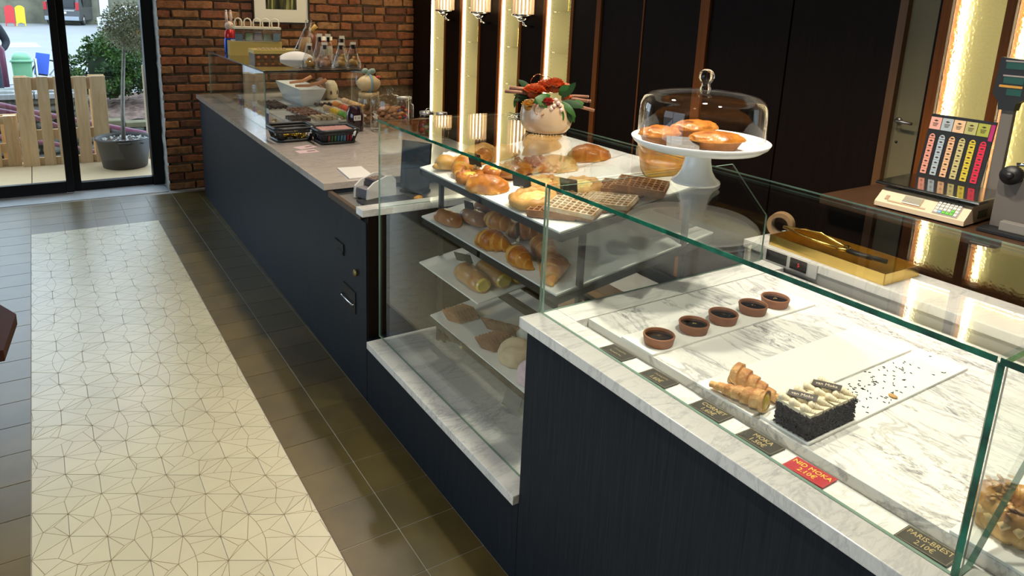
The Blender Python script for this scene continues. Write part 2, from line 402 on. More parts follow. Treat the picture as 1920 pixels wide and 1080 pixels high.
# ================================================================== SLIDING GLASS DOOR
FRAME = M('black_aluminium', (0.006, 0.006, 0.007), 0.4, spec=0.3)
door = thing('door_1', None, None, (0, 0, 0)); tag(door, kind='structure')
def fpart(name, x0, x1, y0, y1, z0, z1, m=FRAME, bev=0.004): return MB().box(x0, x1, y0, y1, z0, z1, 0, bev).build(name, m, door)
fpart('jamb', 0.112, 0.205, 5.14, 5.26, 0.004, 2.7)
fpart('jamb', -1.80, -1.70, 5.14, 5.26, 0.004, 2.7)
fpart('head_rail', -1.7, 0.112, 5.14, 5.26, 2.62, 2.75)
fpart('leaf_stile', -0.546, -0.492, 5.10, 5.155, 0.015, 2.62)
fpart('leaf_stile', -1.695, -1.60, 5.10, 5.155, 0.015, 2.62)
fpart('fixed_stile', -0.500, -0.436, 5.165, 5.235, 0.006, 2.62)
fpart('bottom_rail', -1.60, -0.546, 5.105, 5.155, 0.012, 0.108)
fpart('bottom_rail', -0.436, 0.112, 5.165, 5.235, 0.006, 0.075)
fpart('glass_pane', -1.61, -0.54, 5.127, 5.133, 0.10, 2.62, DOOR_GLASS, 0)
fpart('glass_pane', -0.44, 0.115, 5.197, 5.203, 0.07, 2.62, DOOR_GLASS, 0)

# ================================================================== OTHER WALLS, CEILING
PLASTER = M('brown_plaster', (0.085, 0.065, 0.05), 0.9)
CEIL = M('ceiling_paint', (0.16, 0.14, 0.12), 0.9)
tag(MB().box(-3.5, 2.9, -4.1, 5.4, 2.9, 3.0).build('ceiling', CEIL), kind='structure')
tag(MB().box(-3.5, 2.9, -4.1, -4.0, 0, 2.9).build('wall_back', PLASTER), kind='structure')
wl = MB(); wl.box(-3.5, -3.3, -4.0, -1.2, 0, 2.9); wl.box(-3.5, -3.3, 2.0, 5.4, 0, 2.9); wl.box(-3.5, -3.3, -1.2, 2.0, 0, 0.5); wl.box(-3.5, -3.3, -1.2, 2.0, 2.5, 2.9)
tag(wl.build('wall_left', PLASTER), kind='structure')
win = thing('window_1', None, None); tag(win, kind='structure')
for y in (-1.2, 0.37, 1.94): MB().box(-3.42, -3.36, y, y + 0.06, 0.5, 2.5).build('window_frame', FRAME, win)
for zz in (0.5, 2.44): MB().box(-3.42, -3.36, -1.2, 2.0, zz, zz + 0.06).build('window_frame', FRAME, win)
MB().box(-3.393, -3.387, -1.2, 2.0, 0.5, 2.5).build('glass_pane', DOOR_GLASS, win)

# ================================================================== PANEL WALL WITH LIT NICHES (right)
CREAM = M('niche_cream', (0.58, 0.53, 0.32), 0.5)
HOLE = M('pin_hole', (0.10, 0.08, 0.03), 0.8)
LED = emis('led_strip', (1.0, 0.90, 0.64), 15.0)
XW, XB = 2.5, 2.74
wr = MB(); wr.box(XB, XB + 0.12, -4.0, 4.93, 0, 2.9)
wall_right = tag(wr.build('wall_right', CREAM), kind='structure')
niches = [(4.53, 4.25), (3.93, 3.64), (3.30, 3.03), (2.69, 2.40)]
def pil(y0, y1, edge0=True, edge1=True):
    MB().box(XW, XB, y0, y1, 0, 2.9).build('pilaster', DARKWOOD, wall_right)
    e = MB()
    if edge0: e.box(XW - 0.006, XW + 0.014, y0 - 0.001, y0 + 0.034, 0, 2.9)
    if edge1: e.box(XW - 0.006, XW + 0.014, y1 - 0.030, y1 + 0.001, 0, 2.9)
    if e.v: e.build('pilaster_edge', BROWNWOOD, wall_right)
pil(4.53, 4.905, False, False)
for a, b_ in ((3.93, 4.25), (3.30, 3.64), (2.69, 3.03)): pil(a, b_)
pil(2.13, 2.40, False, True)
for yf, yn in niches:
    MB().box(XW + 0.016, XB, yf - 0.004, yf - 0.0005, 0, 2.9).build('niche_side', CREAM, wall_right)
    MB().box(XW + 0.016, XB, yn + 0.0005, yn + 0.004, 0, 2.9).build('niche_side', CREAM, wall_right)
    MB().box(XW + 0.006, XW + 0.026, yf - 0.010, yf - 0.0045, 0.3, 2.88).build('led_strip', LED, wall_right)
    MB().box(XW + 0.020, XW + 0.036, yn + 0.0045, yn + 0.010, 0.3, 2.88).build('led_strip', LED, wall_right)  # near-side strip, out of view, added to light the opposite niche side
    h = MB()
    for i in range(56):
        for xx in (XW + 0.058, XB - 0.03): h.box(xx - 0.002, xx + 0.002, yf - 0.0046, yf - 0.004, 0.75 + 0.032 * i, 0.754 + 0.032 * i)
    tag(h.build('pin_hole_row', HOLE, wall_right), kind='stuff')
    for zs in (1.04, 1.335, 1.625): MB().box(XW + 0.045, XB - 0.005, yn + 0.006, yf - 0.006, zs, zs + 0.006).build('glass_shelf', JAR_GLASS, wall_right)
# tall dark cupboard doors
for y0, y1 in ((1.70, 2.085), (1.235, 1.69), (0.66, 1.17), (0.12, 0.65)):
    MB().box(XW + 0.012, XB, y0, y1, 0, 2.9).build('cupboard_panel', DARKWOOD, wall_right)
for y0, y1 in ((2.085, 2.13), (1.17, 1.235)): MB().box(XW - 0.004, XB, y0, y1, 0, 2.9).build('upright_strip', BROWNWOOD, wall_right)
MB().box(XW + 0.006, XB, 1.69, 1.70, 0, 2.9).build('upright_strip', BROWNWOOD, wall_right)
MB().box(XW + 0.03, XB, 0.65, 0.66, 0, 2.9).build('upright_strip', DARKWOOD, wall_right)
# beige service door
d2 = thing('door_2', None, None); tag(d2, kind='structure')
OLIVE = M('beige_door_paint', (0.20, 0.165, 0.085), 0.6, var=0.08, vs=8)
MB().box(XW - 0.004, XB, 0.085, 0.12, 0, 2.9).build('door_frame', wood('door_frame_wood', (0.13, 0.06, 0.02), (0.17, 0.08, 0.03), bmp=0.0), d2)
MB().box(XW + 0.03, XB, -0.035, 0.085, 0, 2.9).build('door_leaf', OLIVE, d2)
MB().box(XW + 0.015, XB, -0.055, -0.035, 0, 2.9).build('door_edge', DARKWOOD, d2)
hd = MB(); hd.cyl((XW + 0.03, 0.058, 1.236), 0.013, -0.012, 14, axis='x'); hd.tube([(XW + 0.02, 0.058, 1.236), (XW - 0.008, 0.058, 1.236), (XW - 0.014, 0.045, 1.236), (XW - 0.014, -0.02, 1.233)], 0.006, 8)
hd.build('door_handle', STEEL, d2)
MB().cyl((XW + 0.0305, 0.056, 1.14), 0.005, -0.004, 10, axis='x').build('keyhole', BLACK, d2)
# backlit hammered-glass panels
mh, th, ph, oh = newmat('hammered_glass'); ph.inputs['Transmission Weight'].default_value = 1.0; ph.inputs['Roughness'].default_value = 0.10; ph.inputs['IOR'].default_value = 1.3
ph.inputs['Base Color'].default_value = (0.95, 0.93, 0.80, 1)
vr = th.nodes.new('ShaderNodeTexVoronoi'); vr.inputs['Scale'].default_value = 75; th.links.new(coords(th), vr.inputs['Vector']); bump(th, ph, vr.outputs['Distance'], 0.38, 0.02)
GLOW_BACK = M('glowing_cream', (0.60, 0.55, 0.30), 0.6, emit=(0.78, 0.66, 0.26), es=0.52)  # strip light on the panel back put in as its own glow
def stile(y0, y1): MB().box(XW - 0.01, XB - 0.1, y0, y1, 0.0, 2.9, 0, 0.002).build('panel_stile', BROWNWOOD, wall_right)
for y0, y1 in ((-0.094, -0.056), (-0.325, -0.29), (-0.70, -0.66)): stile(y0, y1)
for y0, y1 in ((-0.29, -0.094), (-0.66, -0.325)):
    for z0, z1 in ((0.98, 1.80), (1.86, 2.4)):
        MB().box(XW + 0.060, XW + 0.068, y0, y1, z0, z1).build('glowing_back', GLOW_BACK, wall_right)
        MB().box(XW + 0.045, XW + 0.055, y1 - 0.030, y1 - 0.010, z0 + 0.02, z1 - 0.01).build('led_strip', LED, wall_right)
        MB().box(XW + 0.045, XW + 0.055, y0 + 0.01, y1 - 0.035, z0 + 0.012, z0 + 0.024).build('led_strip', LED, wall_right)
        MB().box(XW + 0.012, XW + 0.018, y0, y1, z0, z1).build('hammered_pane', mh, wall_right)
    for z0, z1 in ((0.0, 0.98), (1.80, 1.86), (2.4, 2.9)): MB().box(XW - 0.006, XB - 0.1, y0, y1, z0, z1).build('panel_rail', BROWNWOOD, wall_right)
MB().box(XW, XB, -4.0, -0.70, 0, 2.9).build('cupboard_panel', DARKWOOD, wall_right)

# ================================================================== COUNTERS
def fx(y): return 0.40 + 0.0115 * max(0.0, y - 1.18)          # front line of the far counter (it drifts slightly off the tiles)
# --- near counter
nc = thing('display_counter', 'near dark counter with white marble top carrying the open tart and cake display', 'counter')
MB().box(0.40, 1.36, -2.2, -0.178, 0.0, 0.822).build('front_panel', NAVY, nc)
MB().box(0.38, 0.4995, -2.22, -0.165, 0.822, 0.852, 0, 0.0025).build('marble_ledge', MARBLE, nc)
MB().box(0.5005, 1.375, -0.258, -0.165, 0.822, 0.852, 0, 0.0015).build('marble_ledge', MARBLE, nc)
MB().box(0.540, 1.335, -2.2, -0.2615, 0.8235, 0.8515, 0, 0.0012).build('marble_slab', MARBLE_SLAB, nc)
MB().box(0.5005, 0.5395, -2.2, -0.2595, 0.8225, 0.828).build('air_slot', M('slot_grey', (0.45, 0.45, 0.44), 0.5), nc)
MB().box(1.336, 1.372, -2.2, -0.2615, 0.8225, 0.838).build('rear_gutter', M('gutter_grey', (0.30, 0.29, 0.28), 0.5), nc)
# --- rear ledge behind the near case
rl = thing('rear_ledge', 'raised white marble ledge behind the near case holding the gold tray', 'ledge')
MB().box(1.382, 1.60, -2.2, -0.09, 0.0, 0.872).build('body', M('ledge_grey', (0.42, 0.41, 0.39), 0.5), rl)
MB().box(1.379, 1.605, -2.2, -0.085, 0.872, 0.90, 0, 0.002).build('marble_top', MARBLE, rl)
# --- low plinth under the bread case
lp = thing('low_plinth', 'low dark plinth with a white marble shelf under the tall bread case', 'plinth')
MB().box(0.40, 0.70, -0.176, 0.955, 0.0, 0.272).build('front_panel', NAVY, lp)
MB().box(0.38, 0.72, -0.176, 0.912, 0.272, 0.302, 0, 0.0025).build('marble_shelf', MARBLE, lp)
MB().box(0.72, 1.24, -0.176, 0.94, 0.0, 0.300).build('rear_base', BLACK, lp)
# --- far counter
fc = thing('service_counter', 'long dark blue-black counter with veined marble top running to the brick wall', 'counter')
fp = MB(); fp.prism([(fx(0.96), 0.96), (fx(4.63), 4.63), (1.44, 4.63), (1.40, 0.96)], 0.0, 0.792); fp.prism([(fx(1.40), 1.415), (fx(4.63), 4.63), (1.44, 4.63), (1.40, 1.415)], 0.792, 0.822)
fp.build('front_panel', NAVY, fc)
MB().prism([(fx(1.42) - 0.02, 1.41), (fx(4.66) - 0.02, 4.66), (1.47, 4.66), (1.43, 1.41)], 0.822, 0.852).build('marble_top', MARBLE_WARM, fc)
MB().box(0.38, 1.36, 0.946, 1.014, 0.822, 0.852, 0, 0.0025).build('marble_strip', MARBLE, fc)
MB().prism([(fx(1.0) - 0.001, 1.015), (fx(1.4) - 0.001, 1.41), (fx(1.4) + 0.018, 1.41), (fx(1.0) + 0.018, 1.015)], 0.792, 0.818).build('recess_edge', wood('recess_wood', (0.05, 0.028, 0.014), (0.08, 0.045, 0.02), bmp=0.0), fc)
MB().box(0.425, 1.36, 1.016, 1.408, 0.7925, 0.803).build('recess_plate', STEEL, fc)
MB().box(0.47, 0.70, 1.05, 1.24, 0.8032, 0.812, 0, 0.002).build('recess_frame', BLACK, fc)
MB().box(0.405, 1.37, 0.949, 0.958, 0.30, 0.82).build('end_panel', DARKWOOD, fc)
# recessed coin tray and slots in the far counter front
cs = MB(); cs.add([(fx(1.3) - 0.0012, 1.323, 0.622), (fx(1.2) - 0.0012, 1.212, 0.625), (fx(1.2) - 0.0012, 1.212, 0.548), (fx(1.3) - 0.0012, 1.323, 0.582)], [(0, 1, 2, 3)])
bk = M('recess_black', (0.002, 0.002, 0.002), 0.6)
o = MB().box(0.3975, 0.402, 1.215, 1.325, 0.572, 0.622).build('coin_slot', bk, fc)
MB().box(0.396, 0.4, 1.222, 1.285, 0.574, 0.590).build('slot_lip', NAVY, fc)
MB().box(0.3975, 0.402, 1.078, 1.225, 0.352, 0.450).build('change_recess', bk, fc)
MB().tube([(0.3965, 1.225, 0.398), (0.388, 1.22, 0.392), (0.388, 1.09, 0.392), (0.3965, 1.082, 0.398)], 0.0035, 8).build('change_tray_lip', CHROME, fc)
kb = MB(); kb.cyl((0.402, 1.067, 0.546), 0.014, -0.012, 18, axis='x'); kb.build('lock_knob', M('old_brass', (0.30, 0.23, 0.07), 0.35, 0.9), fc)

# ================================================================== GLASS CASES
def pane(poly, axis, c0, c1, parent, edge=EDGE_PALE, name='glass_pane', gl=CASE_GLASS):
    """poly in the two other axes (in x,y,z order); rim faces carry the green cut edge."""
    n = len(poly); P = lambda p, c: {'x': (c, p[0], p[1]), 'y': (p[0], c, p[1]), 'z': (p[0], p[1], c)}[axis]
    mb = MB(); vs = [P(p, c0) for p in poly] + [P(p, c1) for p in poly]
    mb.add(vs, [list(range(n))[::-1], list(range(n, 2 * n))], 0)
    mb.add(vs, [(i, (i + 1) % n, n + (i + 1) % n, n + i) for i in range(n)], 1)
    return mb.build(name, [gl, edge], parent)
R4 = lambda a0, a1, b0, b1: [(a0, b0), (a1, b0), (a1, b1), (a0, b1)]
SIDE = lambda zb, xb=0.4525, sh=0.0: [(xb, zb), (xb, 1.204), (1.165 + sh, 1.204), (1.367 + sh, 1.010), (1.367 + sh, zb)]
g1 = thing('pastry_case', 'near glass case over the tarts and cakes', 'glass case')
pane(R4(-1.232, -0.176, 0.853, 1.2045), 'x', 0.4445, 0.452, g1)
pane(R4(0.4442, 1.055, -1.232, -0.172), 'z', 1.2052, 1.2132, g1, CASE_GLASS)
MB().box(0.4425, 0.4440, -1.232, -0.172, 1.2040, 1.2136).build('green_edge', EDGE, g1)
MB().box(1.0552, 1.0562, -1.232, -0.172, 1.2085, 1.2125).build('rear_edge', EDGE_PALE, g1)
pane(SIDE(0.853), 'y', -0.1745, -0.1680, g1)
g1b = thing('pastry_case', 'next glass case over the almond ring pastry at the right edge', 'glass case')
pane(R4(-2.15, -1.244, 0.853, 1.2045), 'x', 0.4445, 0.452, g1b)
pane(R4(0.4442, 1.055, -2.15, -1.236), 'z', 1.2052, 1.2132, g1b, CASE_GLASS)
MB().box(0.4425, 0.4440, -2.15, -1.236, 1.2040, 1.2136).build('green_edge', EDGE, g1b)
MB().box(1.0552, 1.0562, -2.15, -1.236, 1.2085, 1.2125).build('rear_edge', EDGE_PALE, g1b)
pane([(0.4445, 0.853), (0.488, 0.853), (0.840, 1.204), (0.4445, 1.204)], 'y', -1.2425, -1.2335, g1b, EDGE)
g2 = thing('bread_case', 'tall glass case around the tilted shelves of bread', 'glass case')
pane(R4(-0.1635, 0.936, 0.303, 1.2045), 'x', 0.4445, 0.452, g2)
pane(R4(0.4442, 1.055, -0.1635, 0.944), 'z', 1.2052, 1.2132, g2, CASE_GLASS)
MB().box(0.4425, 0.4440, -0.1635, 0.944, 1.2040, 1.2136).build('green_edge', EDGE, g2)
MB().box(1.0552, 1.0562, -0.1635, 0.944, 1.2085, 1.2125).build('rear_edge', EDGE_PALE, g2)
pane([(0.4525, 0.854), (0.4525, 1.204), (1.165, 1.204), (1.367, 1.010), (1.367, 0.854)], 'y', 0.947, 0.9535, g2)
g3 = thing('chocolate_case', 'far glass case over the chocolates with gift bags on its top', 'glass case')
pane(R4(2.868, 4.548, 0.853, 1.2045), 'x', 0.512, 0.5195, g3)
pane(R4(0.510, 1.18, 2.862, 4.556), 'z', 1.2052, 1.2132, g3, BLACK)
pane(SIDE(0.853, 0.521, 0.08), 'y', 2.860, 2.8665, g3, BLACK)
pane(SIDE(0.853, 0.521, 0.08), 'y', 4.5495, 4.556, g3)

# ================================================================== TILTED BREAD RACK
SL = 0.15
def tz(x, z0): return z0 + SL * (x - 0.56)
TILT = Matrix.Rotation(-math.atan(SL), 4, 'Y')
rk = thing('bread_rack', 'dark steel rack with tilted shelves inside the bread case', 'rack')
def shelf(z0, x0, x1, y0, y1):
    mb = MB()
    def bar(xa, xb, ya, yb): 
        vs = [(x, y, tz(x, z0) + dz) for dz in (-0.022, 0.0) for y in (ya, yb) for x in (xa, xb)]
        mb.add(vs, [(0, 2, 3, 1), (4, 5, 7, 6), (0, 1, 5, 4), (2, 6, 7, 3), (0, 4, 6, 2), (1, 3, 7, 5)])
    bar(x0, x0 + 0.02, y0, y1); bar(x1 - 0.02, x1, y0, y1); bar(x0, x1, y0, y0 + 0.018); bar(x0, x1, y1 - 0.018, y1); bar(x0, x1, (y0 + y1) / 2 - 0.01, (y0 + y1) / 2 + 0.01)
    return mb.build('shelf_frame', BLACK, rk)
shelf(1.034, 0.560, 1.19, -0.095, 0.805); shelf(0.843, 0.560, 1.21, -0.095, 0.80); shelf(0.655, 0.66, 1.19, -0.02, 0.79); shelf(0.415, 0.60, 1.19, -0.02, 0.79)
for (x, y) in ((0.648, -0.085), (1.075, -0.085), (0.648, 0.79), (1.075, 0.79)):
    MB().box(x - 0.008, x + 0.008, y - 0.008, y + 0.008, 0.3025, tz(x, 1.03)).build('post', BLACK, rk)
lb = MB(); lb.box(0.655, 0.675, 0.755, 0.79, 0.3025, 0.415); lb.build('riser', BLACK, rk)
def tray(x0, x1, y0, y1, z0, label, name='display_tray', th=0.006):
    vs = [(x, y, tz(x, z0) + dz) for dz in (0.0006, th) for y in (y0, y1) for x in (x0, x1)]
    mb = MB(); mb.add(vs, [(0, 2, 3, 1), (4, 5, 7, 6), (0, 1, 5, 4), (2, 6, 7, 3), (0, 4, 6, 2), (1, 3, 7, 5)])
    return tag(mb.build(name, TRAYW), label, 'tray', 'white trays in the bread rack')
tray(0.563, 1.20, 0.343, 0.81, 1.034, 'white tray at the far end of the top bread shelf')
tray(0.563, 1.20, -0.085, 0.339, 1.034, 'white tray under the waffles at the near end of the top bread shelf')
tray(0.563, 1.215, -0.085, 0.79, 0.843, 'wide white tray under the croissants on the middle bread shelf')
tray(0.555, 0.80, 0.335, 0.79, 0.655, 'small white tray under the sliced custard rolls')
tray(0.603, 1.0, 0.09, 0.78, 0.415, 'white tray under the brown biscuit slabs on the lowest shelf')

# ================================================================== BREADS AND PASTRIES
def baked(name, lo, hi, dark, scale=22, rough=0.42, coat=0.15, b=0.35):
    m, t, p, out = newmat(name); v = coords(t); f = noisetex(t, v, scale, 5, 0.6, 0.3)
    g = t.nodes.new('ShaderNodeTexCoord'); sp = t.nodes.new('ShaderNodeSeparateXYZ'); t.links.new(g.outputs['Generated'], sp.inputs[0])
    ad = t.nodes.new('ShaderNodeMath'); ad.operation = 'MULTIPLY_ADD'; ad.inputs[1].default_value = 0.35; t.links.new(sp.outputs[2], ad.inputs[0]); t.links.new(f, ad.inputs[2])
    t.links.new(ramp(t, ad.outputs[0], [(0.42, lo), (0.66, hi), (0.92, dark)]), p.inputs['Base Color'])
    p.inputs['Roughness'].default_value = rough; p.inputs['Coat Weight'].default_value = coat; p.inputs['Coat Roughness'].default_value = 0.2
    bump(t, p, noisetex(t, v, scale * 3, 4), b, 0.004); return m
CRUST = baked('golden_crust', (0.68, 0.34, 0.055), (0.56, 0.185, 0.014), (0.30, 0.075, 0.006))
CRUSTD = baked('deep_brown_crust', (0.46, 0.20, 0.030), (0.30, 0.105, 0.010), (0.13, 0.038, 0.006), 18, 0.3, 0.4)
PALEB = baked('pale_crust', (0.68, 0.43, 0.16), (0.60, 0.33, 0.09), (0.46, 0.21, 0.045), 14, 0.5, 0.05)
BRIO = baked('brioche_side', (0.66, 0.40, 0.06), (0.54, 0.27, 0.025), (0.34, 0.13, 0.012), 24)
CUSTARD = M('custard', (0.80, 0.58, 0.09), 0.3, var=0.2, vs=30, coat=0.4, bmp=0.3, bs=40)
CRUMBLE = M('custard_crumble', (0.78, 0.66, 0.30), 0.5, col2=(0.62, 0.42, 0.10), vs=60, bmp=0.6, bs=80)
SUGAR = M('icing_sugar', (0.85, 0.82, 0.78), 0.8, var=0.2, vs=60)
CHOC = M('dark_chocolate', (0.045, 0.016, 0.009), 0.3, var=0.3, vs=30)
BISC = M('brown_biscuit', (0.30, 0.13, 0.055), 0.7, col2=(0.18, 0.07, 0.028), vs=45, bmp=0.7, bs=90)
BISC2 = M('golden_biscuit', (0.46, 0.21, 0.07), 0.6, col2=(0.28, 0.11, 0.035), vs=40, bmp=0.6, bs=80)
LAYER = M('pale_layer', (0.70, 0.36, 0.065), 0.5, var=0.25, vs=40, bmp=0.3)
def croissant(L=0.06, r=0.032, bend=2.2, seed=0, ridges=7, mat=CRUST):
    K = 84; rings = []; band = []
    for i in range(K + 1):
        t = i / K; a = (t - 0.5) * bend
        c = Vector((L * math.sin(a) / (bend / 2) * 1.25, L * (math.cos(a) - 0.8) * 0.9, 0))
        tan = Vector((math.cos(a), -math.sin(a) * 0.72, 0)).normalized(); nr = Vector((-tan.y, tan.x, 0))
        env = max(0.06, math.sin(PI * t)) ** 0.75; ring_ = []
        for j in range(22):
            ph = (abs(t - 0.5) * ridges + 0.10 * math.sin(2 * PI * j / 22 + seed) + seed * 0.37) % 1.0
            saw = 1.0 - 0.20 * ph ** 1.6
            rr = r * env * saw * (1 + 0.07 * noise.noise(Vector((t * 5, seed, j * 0.3))))
            ring_.append(tuple(c + nr * (rr * 1.08 * math.cos(2 * PI * j / 22)) + Vector((0, 0, max(0.0, r * 0.72 * env + rr * 0.95 * math.sin(2 * PI * j / 22))))))
        rings.append(ring_); band.append((abs(t - 0.5) * ridges + seed * 0.37) % 1.0 > 0.74)
    mb = MB().loft(rings)
    for k in range(K):
        if band[k]:
            for j in range(22): mb.m[k * 22 + j] = 1
    return mb.mesh('croissant', [mat, LAYER])
def turnover(rx=0.07, ry=0.045, h=0.04, seed=0, mat=CRUST):
    b = bmesh.new(); bmesh.ops.create_icosphere(b, subdivisions=4, radius=1)
    for v in b.verts:
        q = v.co.copy(); k = 1 + 0.10 * noise.noise(q * 1.7 + Vector((seed, 0, 0))) + 0.05 * noise.noise(q * 5 + Vector((0, seed, 0)))
        ang = math.atan2(q.z, q.x); rim = 0.055 * math.sin(ang * 17) * max(0, 1 - abs(q.y + 0.1) * 2.2) * (q.z > 0.1)
        slash = -0.16 * max(0, 1 - abs(((q.x * 3.2 + q.y * 1.2 + seed) % 1.0) - 0.5) * 6) * (q.z > 0.35) * (abs(q.y) < 0.7)
        v.co = Vector((q.x * rx * (k + rim), q.y * ry * k, max(0.0, q.z * h * (k + rim + slash))))
    return MB().bm(b, 0, True).mesh('turnover', mat)
def roll(L=0.12, r=0.032, seed=0, fl=0.8):
    K = 16; rings = []
    for i in range(K + 1):
        t = i / K; e = min(1, (1 - abs(2 * t - 1) ** 5)) ** 0.5; e = max(e, 0.25)
        rr = r * e * (1 + 0.05 * noise.noise(Vector((t * 6, seed, 1))))
        rings.append([((t - 0.5) * L, rr * math.cos(2 * PI * j / 18), max(0.0, rr * fl * (0.85 + math.sin(2 * PI * j / 18)))) for j in range(18)])
    return MB().loft(rings)
def lean(o, rz): o.matrix_world = Matrix.Translation(o.location) @ TILT @ Matrix.Rotation(rz, 4, 'Z'); return o
def on(x, y, z0, dz=0.0075): return (x, y, tz(x, z0) + dz)
def place(name, me, label, cat, loc, rz, group=None, tilt=True, sc=1.0):
    o = link(name, me, None, loc); o.rotation_mode = 'XYZ'
    o.matrix_world = Matrix.Translation(loc) @ (TILT if tilt else Matrix()) @ Matrix.Rotation(rz, 4, 'Z') @ Matrix.Scale(sc, 4)
    return tag(o, label, cat, group)
crm = [croissant(seed=i * 1.3, L=0.058 + 0.004 * (i % 3), bend=1.5 + 0.35 * (i % 2)) for i in range(4)]
crd = croissant(seed=9, L=0.06, r=0.034, bend=1.2, ridges=6)
# middle shelf
Zm = 0.843
mid = [(0.615, 0.335, 1.9, 1.25, 'plump croissant beside the long glazed roll on the middle shelf'),
       (0.612, 0.165, 1.35, 1.10, 'croissant standing lengthwise at the front rim of the middle shelf'),
       (0.712, 0.165, 1.25, 1.18, 'tall croissant behind the front rim croissant, right of the slate tag'),
       (0.640, 0.010, 0.55, 1.22, 'nearest croissant with pale layers at the middle shelf corner'),
       (0.745, 0.330, 2.2, 1.20, 'croissant behind the slate tag in the middle shelf heap'),
       (0.725, 0.470, 1.7, 1.20, 'croissant in the heap behind the plump front one'),
       (0.845, 0.430, 0.9, 1.15, 'rearmost croissant of the middle shelf heap'),
       (0.840, 0.290, 2.6, 1.15, 'croissant at the right back of the middle shelf heap')]
for i, (x, y, rz, s, lb_) in enumerate(mid): place('croissant', crm[i % 4], lb_, 'croissant', on(x, y, Zm), rz, None, True, s)
pc = roll(0.135, 0.035, 1).mesh('milk_roll', baked('pink_brown_crust', (0.58, 0.30, 0.15), (0.45, 0.20, 0.09), (0.30, 0.11, 0.04), 15, 0.28, 0.5))
place('milk_roll', pc, 'long glossy roll at the front left end of the middle shelf', 'bread roll', on(0.600, 0.640, Zm), -1.42)
place('milk_roll', pc, 'second long roll beside the glossy one, nearer the croissants', 'bread roll', on(0.672, 0.575, Zm), -1.5)
place('milk_roll', pc, 'dark roll behind the small upright slate tag on the middle shelf', 'bread roll', on(0.760, 0.620, Zm), -1.2, None, True, 0.95)
# upper shelf
Zu = 1.034
trn = [turnover(0.075, 0.050, 0.046, i * 2.1, [CRUST, PALEB, CRUST][i % 3]) for i in range(3)]
up = [('turnover', trn[0], 'golden turnover with slashed top in front of the dark glazed pastry', 'turnover', 0.612, 0.388, -1.15, 1.12),
      ('turnover', trn[1], 'pale smooth turnover in the middle of the top shelf', 'turnover', 0.905, 0.395, -0.95, 1.10),
      ('turnover', trn[2], 'crimped turnover at the back of the top shelf beside the tray joint', 'turnover', 1.060, 0.405, -0.85, 1.10)]
for n_, me, lb_, ct, x, y, rz, s in up: place(n_, me, lb_, ct, on(x, y, Zu), rz, None, True, s)
place('croissant', crd, 'wide croissant between the sugared bun and the small custard pastry', 'croissant', on(0.665, 0.600, Zu), 0.5, None, True, 1.25)
place('croissant', crm[0], 'croissant lying behind the wide one under the upper slate tag', 'croissant', on(0.775, 0.660, Zu), 0.2, None, True, 1.05)
sb = thing('sugared_bun', 'round bun dusted with icing sugar at the far front of the top shelf', 'bun', on(0.625, 0.700, Zu))
MB().ball((0, 0, 0.026), 0.052, 0.045, 0.032, 0, 3, 0.1, 6, 3, -0.026).build('bun', PALEB, sb)
MB().ball((0.012, 0.008, 0.042), 0.036, 0.034, 0.02, 0, 3, 0.25, 14, 5).build('sugar', SUGAR, sb)
MB().ball((-0.035, 0.0, 0.014), 0.03, 0.014, 0.014, 0, 2, 0.1, 6, 8).build('tail', PALEB, sb)
def custard(R, seed, label, x, y, z0=Zu, crumb=False):
    c = thing('custard_danish', label, 'pastry', on(x, y, z0))
    rim = MB(); ang = [2 * PI * i / 28 for i in range(28)]
    rim.tube([(R * math.cos(a), R * math.sin(a), 0.0205) for a in ang], lambda t: 0.0165 * (1 + 0.22 * math.sin(t * 60 + seed)), 10, 0, True)
    rim.cyl((0, 0, 0.001), R, 0.012, 24); rim.build('pastry_rim', CRUST if not crumb else PALEB, c)
    MB().ball((0, 0, 0.021), R * 0.84, R * 0.84, 0.016, 0, 3, 0.25 if crumb else 0.12, 20, seed).build('custard', CRUMBLE if crumb else CUSTARD, c)
    return lean(c, seed)
custard(0.036, 1, 'small custard pastry at the front rim of the top shelf', 0.607, 0.497)
custard(0.036, 2, 'small custard pastry under the upper slate tag', 0.705, 0.480)
custard(0.062, 3, 'large crumbly custard pastry in front of the waffles', 0.635, 0.150, crumb=True)
custard(0.060, 4, 'crumbly custard pastry behind the waffles', 0.800, 0.128, crumb=True)
custard(0.050, 5, 'crumbly custard pastry partly hidden by the green glass edge', 0.735, 0.240, crumb=True)
dk = thing('glazed_pastry', 'dark glazed pastry with brown fruit in the middle of the top shelf', 'pastry', on(0.760, 0.440, Zu)); lean(dk, 0.3)
MB().ball((0, 0, 0.022), 0.075, 0.055, 0.03, 0, 3, 0.15, 9, 4, -0.022).build('pastry', CRUSTD, dk)
for i in range(5): MB().ball((-0.04 + 0.02 * i, 0.02 * math.sin(i * 2), 0.046), 0.013, 0.012, 0.01, 0, 2, 0.2, 6, i).build('nut', CRUSTD, dk)
bt = thing('berry_tart', 'glossy red berry pastry beside the pale turnover', 'pastry', on(0.835, 0.430, Zu)); lean(bt, 0)
MB().ball((0, 0, 0.018), 0.055, 0.05, 0.022, 0, 3, 0.1, 6, 6, -0.018).build('pastry', CRUST, bt)
BERRY = M('red_glaze', (0.22, 0.018, 0.010), 0.08, coat=1.0)
for i in range(9):
    a = i * 2.4; r_ = 0.014 + 0.0035 * i
    MB().ball((r_ * math.cos(a), r_ * math.sin(a), 0.042 - 0.0008 * i), 0.0135, 0.0135, 0.013, 0, 2).build('berry', BERRY, bt)
